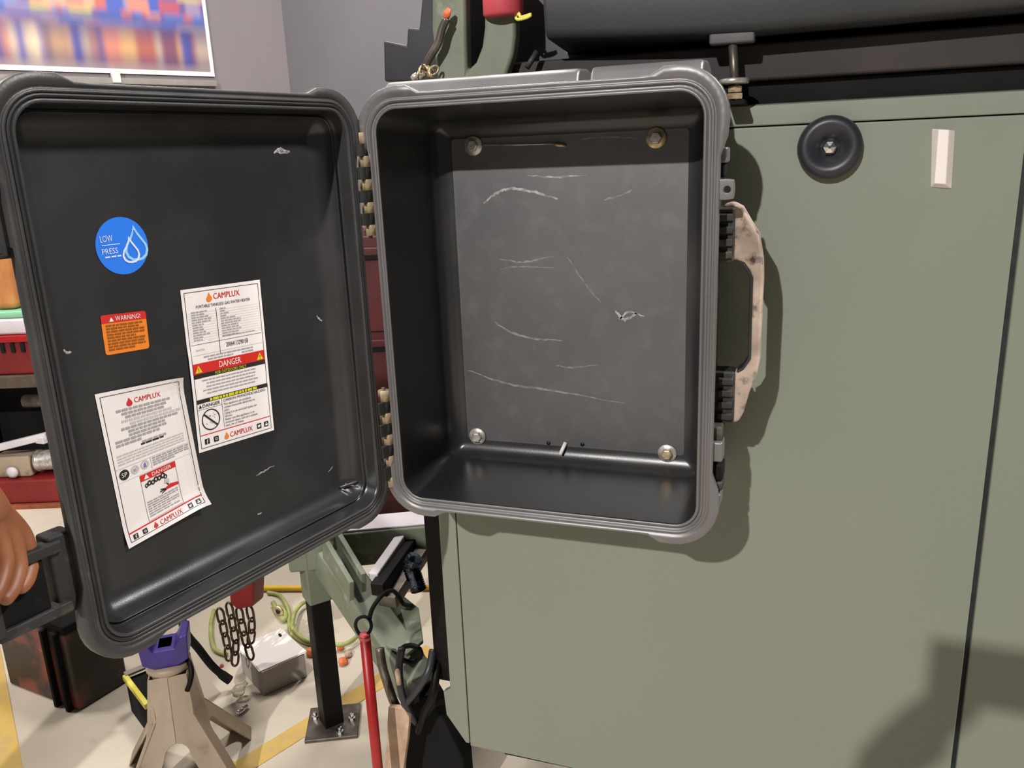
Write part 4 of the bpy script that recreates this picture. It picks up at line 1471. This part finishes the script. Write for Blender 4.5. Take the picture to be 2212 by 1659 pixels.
rack = thing('shelf_rack', 'dark steel shelf rack partly hidden by the lid edge', 'shelf', (SPt(60, 1100).x, SPt(60, 1100).y, 0))
m = MB()
sbox(m, -260, 812, 160, 838, 0.0, 0.40)
m.build('shelf_board', 'shelf_brown', rack, bevel=0.003)
m = MB()
sbox(m, -260, 1092, 160, 1108, 0.0, 0.40)
m.build('shelf_board', 'orange_wood', rack, bevel=0.003)
for u in (-255, 150):
    for bk_ in (0.0, 0.37):
        a_ = SPt(u, 480, bk_)
        MB().bar((a_.x, a_.y, 0), (a_.x, a_.y, a_.z), 0.03, 0.03, up=(1, 0, 0)).build('post', 'black_paint', rack)
m = MB()
sbox(m, -260, 838, 160, 1092, 0.39, 0.40)
m.build('back_sheet', 'black_matte', rack)
m = MB()
lo, hi = sbox(m, -70, 728, 72, 812, 0.02, 0.3)
ro = thing('red_tote', 'red plastic tote on the upper shelf below the white tub', 'tote', (SPt(0, 812).x, SPt(0, 812).y, lo))
m.build('tub', 'red_dark', ro, bevel=0.01)
m = MB()
sbox(m, -74, 726, 74, 740, 0.01, 0.31)
m.build('rim', 'red_paint', ro, bevel=0.003)
for i in range(5):
    m = MB()
    u = -50 + i * 22
    sbox(m, u, 742, u + 12, 762, 0.012, 0.022)
    m.build('slot', 'black_matte', ro)
wt = thing('white_tub', 'white plastic tub with a pale green lid stacked on the red tote', 'tub', (SPt(0, 726).x, SPt(0, 726).y, SPt(0, 726).z))
m = MB()
sbox(m, -60, 690, 54, 726, 0.03, 0.28)
m.build('tub', 'tote_white', wt, bevel=0.012)
m = MB()
sbox(m, -58, 674, 50, 690, 0.035, 0.275)
m.build('lid', 'tote_green', wt, bevel=0.008)
m = MB()
sbox(m, -70, 540, 18, 674, 0.06, 0.25)
m.build('orange_sack', 'orange_sack', None, bevel=0.03, seg=3, label='orange and yellow sack on top of the white tub', cat='sack')
m = MB()
a_, b_ = SPt(20, 882, 0.1), SPt(130, 880, 0.1)
m.lathe([(0.020, 0), (0.026, 0.004), (0.026, (b_ - a_).length), (0.02, (b_ - a_).length + 0.004)], a_, b_ - a_, 20)
m.build('steel_can', 'steel_dull', None, label='dull steel can lying in the dark of the lower shelf', cat='can')
# red floor jack on the lower shelf
fj = thing('red_tool', 'red tool base with a steel cylinder on the lower shelf', 'tool', (SPt(50, 1092).x, SPt(50, 1092).y, SPt(50, 1092).z))
m = MB()
sbox(m, -80, 1042, 128, 1092, 0.02, 0.25)
m.build('tool_base', 'red_dark', fj, bevel=0.008)
a_, b_ = SPt(52, 1014, 0.10), SPt(122, 1008, 0.10)
m = MB()
L_ = (b_ - a_).length
m.lathe([(0.030, 0), (0.044, 0.002), (0.046, 0.008), (0.046, 0.016), (0.042, 0.02), (0.042, L_), (0.03, L_ + 0.004)], a_, b_ - a_, 24)
m.build('cylinder', 'steel_dull' if False else 'zinc', fj)
m = MB()
sbox(m, -40, 996, 52, 1042, 0.06, 0.15)
m.build('yoke', 'tan_paint', fj, bevel=0.01)
p = SPt(12, 1030, 0.05)
MB().lathe([(0.001, -0.004), (0.022, -0.004), (0.024, 0.006), (0.012, 0.012), (0.001, 0.012)], p, -sb, 18).build('knob', 'tote_white', fj)
a_, b_ = SPt(-60, 985, 0.04), SPt(90, 948, 0.04)
m = MB()
m.bar(a_, b_, 0.03, 0.028)
m.bar(b_ - Vector((0.02, 0, 0.03)), b_ - Vector((0.02, 0, 0.0)), 0.05, 0.045, up=(1, 0, 0))
m.build('handle_bar', 'tote_white', fj, bevel=0.004)

# dark red curtain-like panel seen through the hinge gap: red cabinet beyond
pc = atD(800, 700, 3.0)
cab = thing('red_cabinet', 'dark red metal cabinet seen through the gap between lid and case', 'cabinet', (pc.x, pc.y, 0))
Mc = Matrix.Translation((pc.x, pc.y, 0)) @ Matrix.Rotation(YAW, 4, 'Z')
m = MB()
m.box((-0.10, 0, 0.0), (0.2, 0.4, 1.06), 0, Mc)
m.build('carcass', 'red_deep', cab, bevel=0.006)
for k in range(3):
    m = MB()
    m.box((-0.09, -0.012, 0.06 + k * 0.33), (0.19, 0.0, 0.36 + k * 0.33), 0, Mc)
    dr_ = m.build('drawer', 'red_deep', cab, bevel=0.004)
    m = MB()
    m.box((-0.05, -0.022, 0.32 + k * 0.33), (0.15, -0.012, 0.335 + k * 0.33), 0, Mc)
    m.build('pull', 'black_paint', dr_)

# ================================================================== poster on the wall
def Wp(u, v):
    return atP(u, v, WCOR, WN)


br_ = Wp(462, 166)
pw, ph = 1.5, 0.95
bl_ = br_ - WDIR * pw
poster = thing('poster', 'colourful printed poster of a city at night with light reflections on the grey wall', 'poster', bl_ + WDIR * pw / 2)
m = MB()
q = [bl_, br_, br_ + Vector((0, 0, ph)), bl_ + Vector((0, 0, ph))]
m.prism([p + WN * 0.004 for p in q], WN * 0.008)
m.build('sheet', 'paper', poster)
nx, ny = 230, 110
b0 = 0.022
cols = []
rnd = random.Random(3)
streaks = []
pal_w = [hexc(244, 190, 110), hexc(240, 214, 90), hexc(226, 120, 60), hexc(240, 150, 110), hexc(250, 220, 180), hexc(90, 90, 170), hexc(150, 110, 150)]
pal_b = [hexc(226, 110, 70), hexc(236, 150, 110), hexc(70, 100, 190), hexc(220, 205, 80), hexc(120, 90, 150), hexc(90, 130, 200), hexc(200, 90, 90), hexc(170, 150, 180), hexc(236, 180, 130)]
i = 0
segw = []
while i < nx:
    w_ = rnd.choice((2, 3, 5, 8, 12))
    segw += [(rnd.choice(pal_w), rnd.uniform(0.25, 1.0), rnd.uniform(0.10, 0.2))] * w_
    i += w_
blocks = []
y = 0
while y < ny:
    hgt_ = rnd.choice((3, 4, 6, 8))
    row = []
    while len(row) < nx:
        row += [rnd.choice(pal_b)] * rnd.choice((3, 5, 8, 12, 16))
    blocks += [row] * hgt_
    y += hgt_
segw = [(tuple(sum(segw[min(max(i + k, 0), len(segw) - 1)][0][c] for k in (-2, -1, 0, 1, 2)) / 5 for c in range(3)), sum(segw[min(max(i + k, 0), len(segw) - 1)][1] for k in (-1, 0, 1)) / 3, 0) for i in range(len(segw))]
vs, fs, cc = [], [], []
for j in range(ny + 1):
    zz = b0 + (ph - b0 - 0.03) * j / ny
    for i in range(nx + 1):
        vs.append(bl_ + WDIR * (0.02 + (pw - 0.04) * i / nx) + Vector((0, 0, zz)) + WN * 0.0125)
        sct, amp, top_ = segw[min(i, nx - 1)]
        hh = zz - b0
        dark = Vector(hexc(64, 62, 112))
        if hh < 0.19:
            f_ = amp * max(0.0, 1 - abs(hh - 0.10) / 0.13)
            c_ = dark.lerp(Vector(sct), f_)
            if hh < 0.02:
                c_ = c_.lerp(Vector(hexc(200, 180, 160)), 0.4)
        elif hh < 0.25:
            c_ = Vector(hexc(84, 88, 150)).lerp(Vector(blocks[min(j, ny - 1)][min(i, nx - 1)]), 0.2)
        else:
            c_ = Vector(hexc(96, 92, 150)).lerp(Vector(blocks[min(j, ny - 1)][min(i, nx - 1)]), 0.75)
        cc.append(c_ * rnd.uniform(0.96, 1.04))
for j in range(ny):
    for i in range(nx):
        q_ = j * (nx + 1) + i
        fs.append((q_, q_ + 1, q_ + nx + 2, q_ + nx + 1))
def soft(src, rx, ry):
    out_ = []
    for j in range(ny + 1):
        for i in range(nx + 1):
            acc_ = Vector((0, 0, 0))
            n_ = 0
            for dj in range(-ry, ry + 1):
                for di in range(-rx, rx + 1):
                    a_, b_ = i + di, j + dj
                    if 0 <= a_ <= nx and 0 <= b_ <= ny:
                        acc_ += src[b_ * (nx + 1) + a_]
                        n_ += 1
            out_.append(acc_ / n_)
    return out_


cc = [(*c_, 1) for c_ in soft(cc, 1, 2)]
m = MB()
m.add(vs, fs)
po = m.build('print', 'poster_print', poster)
at_ = po.data.color_attributes.new('print', 'FLOAT_COLOR', 'POINT')
for i, c_ in enumerate(cc):
    at_.data[i].color = c_
# ledge under the poster and its clip
a_, b_ = Wp(-200, 148), Wp(462, 178)
lz = Wp(462, 183).z
m = MB()
lo_ = bl_ - Vector((0, 0, 0.05))
m.prism([p for p in (lo_, lo_ + WDIR * pw, lo_ + WDIR * pw + Vector((0, 0, 0.028)), lo_ + Vector((0, 0, 0.028)))], WN * 0.03)
m.build('wall_rail', 'grey_board', None, bevel=0.003, label='narrow grey rail under the poster', cat='rail')
p = Wp(246, 166)
m = MB()
m.prism([p + WDIR * s_ + Vector((0, 0, z_)) + WN * 0.012 for s_, z_ in ((-0.02, -0.03), (0.02, -0.03), (0.02, 0.03), (-0.02, 0.03))], WN * 0.024)
m.build('poster_clip', 'white_plastic', None, bevel=0.003, label='small white clip on the rail under the poster', cat='clip')

# ================================================================== people just outside the frame
def chain(V, E, R_, start, pts):
    """append a chain of (point, radius) to a skeleton from vertex index start"""
    last = start
    for p, r in pts:
        V.append(Vector(p))
        R_.append(r)
        E.append((last, len(V) - 1))
        last = len(V) - 1
    return last


def hand_bones(V, E, R_, wrist_i, wrist, fwd, across, curl_n):
    """palm and five unequal, bent fingers; across points from little finger to thumb, curl_n is the palm side"""
    fwd, across, curl_n = fwd.normalized(), across.normalized(), curl_n.normalized()
    palm = chain(V, E, R_, wrist_i, [(wrist + fwd * 0.045, 0.024)])
    for k, (off, ln) in enumerate(((-0.030, 0.062), (-0.011, 0.076), (0.009, 0.082), (0.029, 0.074))):
        a_ = wrist + fwd * 0.088 + across * off
        b_ = a_ + (fwd * 0.8 + curl_n * 0.45).normalized() * ln * 0.45
        c_ = b_ + (fwd * 0.35 + curl_n * 0.9).normalized() * ln * 0.32
        d_ = c_ + (fwd * -0.1 + curl_n).normalized() * ln * 0.25
        chain(V, E, R_, palm, [(a_, 0.011), (b_, 0.009), (c_, 0.0085), (d_, 0.0075)])
    t0 = wrist + fwd * 0.03 + across * 0.036 + curl_n * 0.008
    t1 = t0 + (fwd * 0.6 + across * 0.35 + curl_n * 0.5).normalized() * 0.034
    t2 = t1 + (fwd * 0.8 + across * -0.1 + curl_n * 0.5).normalized() * 0.028
    chain(V, E, R_, wrist_i, [(t0, 0.013), (t1, 0.0105), (t2, 0.0085)])
    return palm


def person(name, label, root, fwd, lean, head_p, l_arm, r_arm, l_hand=None, r_hand=None):
    fwd = Vector(fwd).normalized()
    right = Vector((fwd.y, -fwd.x, 0))
    up = Vector((0, 0, 1))
    root = Vector(root)
    V, E, R_ = [], [], []
    pel = root + up * 0.95
    V.append(pel)
    R_.append(0.145)
    sp_ = chain(V, E, R_, 0, [(pel + up * 0.14 + lean * 0.25, 0.135), (pel + up * 0.30 + lean * 0.6, 0.155)])
    ch_ = chain(V, E, R_, sp_, [(pel + up * 0.43 + lean * 0.9, 0.13)])
    nk = chain(V, E, R_, ch_, [(pel + up * 0.53 + lean * 1.0, 0.06)])
    head_p = Vector(head_p)
    hd = chain(V, E, R_, nk, [(head_p - up * 0.06, 0.072), (head_p + up * 0.02, 0.088), (head_p + up * 0.085, 0.07)])
    skin_zones = [(head_p, 0.17)]
    for side, arm, hand in ((-1, l_arm, l_hand), (1, r_arm, r_hand)):
        sh = pel + up * 0.43 + lean * 0.9 + right * (0.17 * side)
        el, wr = Vector(arm[0]), Vector(arm[1])
        a_ = chain(V, E, R_, ch_, [(sh, 0.062), (sh.lerp(el, 0.5), 0.05), (el, 0.043), (el.lerp(wr, 0.5), 0.039), (wr, 0.026)])
        if hand:
            hand_bones(V, E, R_, a_, wr, *hand)
        else:
            hand_bones(V, E, R_, a_, wr, (wr - el), fwd, right * -side)
        skin_zones.append((wr + ((hand[0] if hand else (wr - el)).normalized()) * 0.08, 0.135))
        hip = pel - up * 0.07 + right * (0.085 * side)
        kn = root + up * 0.50 + right * (0.10 * side) + fwd * 0.03
        an = root + up * 0.085 + right * (0.11 * side) - fwd * 0.02
        chain(V, E, R_, 0, [(hip, 0.095), (hip.lerp(kn, 0.5), 0.08), (kn, 0.058), (kn.lerp(an, 0.4), 0.056), (an, 0.042), (an + fwd * 0.13 - up * 0.045, 0.038), (an + fwd * 0.19 - up * 0.052, 0.03)])
    me = bpy.data.meshes.new(name + '_bones')
    me.from_pydata([tuple(v) for v in V], E, [])
    o = bpy.data.objects.new(name + '_bones', me)
    COL.objects.link(o)
    sk = o.modifiers.new('skin', 'SKIN')
    for i, r in enumerate(R_):
        me.skin_vertices[0].data[i].radius = (r, r)
        me.skin_vertices[0].data[i].use_root = (i == 0)
    sb_ = o.modifiers.new('sub', 'SUBSURF')
    sb_.levels = sb_.render_levels = 2
    return o, skin_zones, head_p, fwd, label, root


PEOPLE = []
# helper at the left, one hand on the lower latch
hx, hz = lid_at(-58, 1075, 0.016)
hand_at = lid_fn(hx, hz, 0.016)
tip_x, tip_z = lid_at(62, 1205, 0.012)
tip_at = lid_fn(tip_x, tip_z, 0.012)
f_dir = (tip_at - hand_at).normalized()
wr1 = hand_at - f_dir * 0.045
el1 = wr1 + Vector((-0.23, -0.05, 0.13))
PEOPLE.append(person('p1', 'person in dark clothes at the left edge, hand on the lid latch', (-1.18, -0.74, 0), (1, 0.12, 0), Vector((0.17, 0.02, -0.02)), (-0.93, -0.71, 1.60),
                     (el1, wr1), ((-1.02, -0.98, 1.12), (-0.95, -0.98, 0.90)), (f_dir, Vector((0.1, -0.6, 0.5)), (f_dir.cross(Vector((0, 0, 1))).cross(f_dir) * -0.8 + LN * -0.2))))
# photographer behind the camera, holding the phone
ph_l, ph_r, ph_t, ph_b, ph_y = 0.252, 0.408, 1.433, 1.355, -1.092
wr2 = Vector((0.190, -1.135, 1.268))
el2 = Vector((0.150, -1.36, 1.09))
PEOPLE.append(person('p2', 'person in dark clothes behind the viewpoint holding a phone', (0.66, -1.60, 0), (-0.34, 0.94, 0), Vector((-0.04, 0.06, 0)), (0.60, -1.50, 1.62),
                     (el2, wr2), ((0.93, -1.42, 1.13), (0.92, -1.32, 0.90)), (Vector((0.55, 0.0, 0.75)), Vector((0.6, 0.35, -0.5)), Vector((0.4, 0.75, -0.2)))))
dg = bpy.context.evaluated_depsgraph_get()
for o, zones, hp_, fw_, label, root in PEOPLE:
    me = bpy.data.meshes.new_from_object(o.evaluated_get(dg))
    me.name = 'person'
    me.materials.clear()
    me.materials.append(MATS['cloth_dark'])
    me.materials.append(MATS['skin'])
    for p in me.polygons:
        p.use_smooth = True
        c_ = p.center
        if any((c_ - z_).length < r_ for z_, r_ in zones):
            p.material_index = 1
    me.transform(Matrix.Translation(-root))
    b_ = bpy.data.objects.new('person', me)
    COL.objects.link(b_)
    b_.location = root
    tag(b_, label, 'person')
    Pinv = Matrix.Translation(-root)
    rt_ = Vector((fw_.y, -fw_.x, 0))

    def kid(m_, nm, mt):
        k_ = m_.build(nm, mt, b_)
        k_.matrix_parent_inverse = Pinv
        return k_
    # hair cap, eyes, nose, mouth, ears
    m = MB()
    n1, n2 = 16, 8
    vs, fs = [], []
    for j in range(n2 + 1):
        for i in range(n1):
            t = 2 * math.pi * i / n1
            ph_ = math.radians(-18 + 108 * j / n2)
            dirv = (fw_ * (math.cos(t) * math.cos(ph_)) + rt_ * (math.sin(t) * math.cos(ph_)) + Vector((0, 0, math.sin(ph_))))
            r_ = 0.098
            q_ = hp_ + Vector((0, 0, 0.03)) + dirv * r_
            if math.cos(t) > 0.3 and ph_ < 0.75:
                q_ = hp_ + Vector((0, 0, 0.03)) + (fw_ * math.cos(t) * 0.3 + rt_ * math.sin(t) * 0.8 + Vector((0, 0, 0.75))).normalized() * r_
            vs.append(q_)
    for j in range(n2):
        for i in range(n1):
            fs.append((j * n1 + i, j * n1 + (i + 1) % n1, (j + 1) * n1 + (i + 1) % n1, (j + 1) * n1 + i))
    m.add(vs, fs, 0, True)
    kid(m, 'hair', 'black_matte')
    for sd in (-1, 1):
        m = MB()
        m.lathe([(0.001, -0.006), (0.009, 0), (0.006, 0.006), (0.001, 0.008)], hp_ + fw_ * 0.076 + rt_ * (0.03 * sd) + Vector((0, 0, 0.02)), fw_, 10)
        kid(m, 'eye', 'print_black')
        m = MB()
        m.lathe([(0.001, -0.008), (0.024, -0.004), (0.026, 0.006), (0.010, 0.010)], hp_ + rt_ * (0.086 * sd), rt_ * sd, 10)
        kid(m, 'ear', 'skin')
    m = MB()
    m.tube([hp_ + fw_ * 0.08 + Vector((0, 0, 0.02)), hp_ + fw_ * 0.104 - Vector((0, 0, 0.015)), hp_ + fw_ * 0.084 - Vector((0, 0, 0.025))], [0.008, 0.013, 0.010], 8)
    kid(m, 'nose', 'skin')
    m = MB()
    m.tube([hp_ + fw_ * 0.074 + rt_ * k_ * 0.022 - Vector((0, 0, 0.055 - 0.004 * abs(k_))) + fw_ * 0.008 * (1 - abs(k_)) for k_ in (-1, 0, 1)], 0.005, 6)
    kid(m, 'mouth', 'red_faded')
    bpy.data.objects.remove(o)
ph = thing('smartphone', 'dark smartphone held up behind the viewpoint', 'phone', ((ph_l + ph_r) / 2, ph_y, ph_b))
MB().box((ph_l, ph_y - 0.008, ph_b), (ph_r, ph_y, ph_t)).build('phone_case', 'phone_body', ph, bevel=0.003, seg=3)
MB().box((ph_l + 0.004, ph_y - 0.0086, ph_b + 0.004), (ph_r - 0.004, ph_y - 0.0078, ph_t - 0.004)).build('screen', 'black_matte', ph)
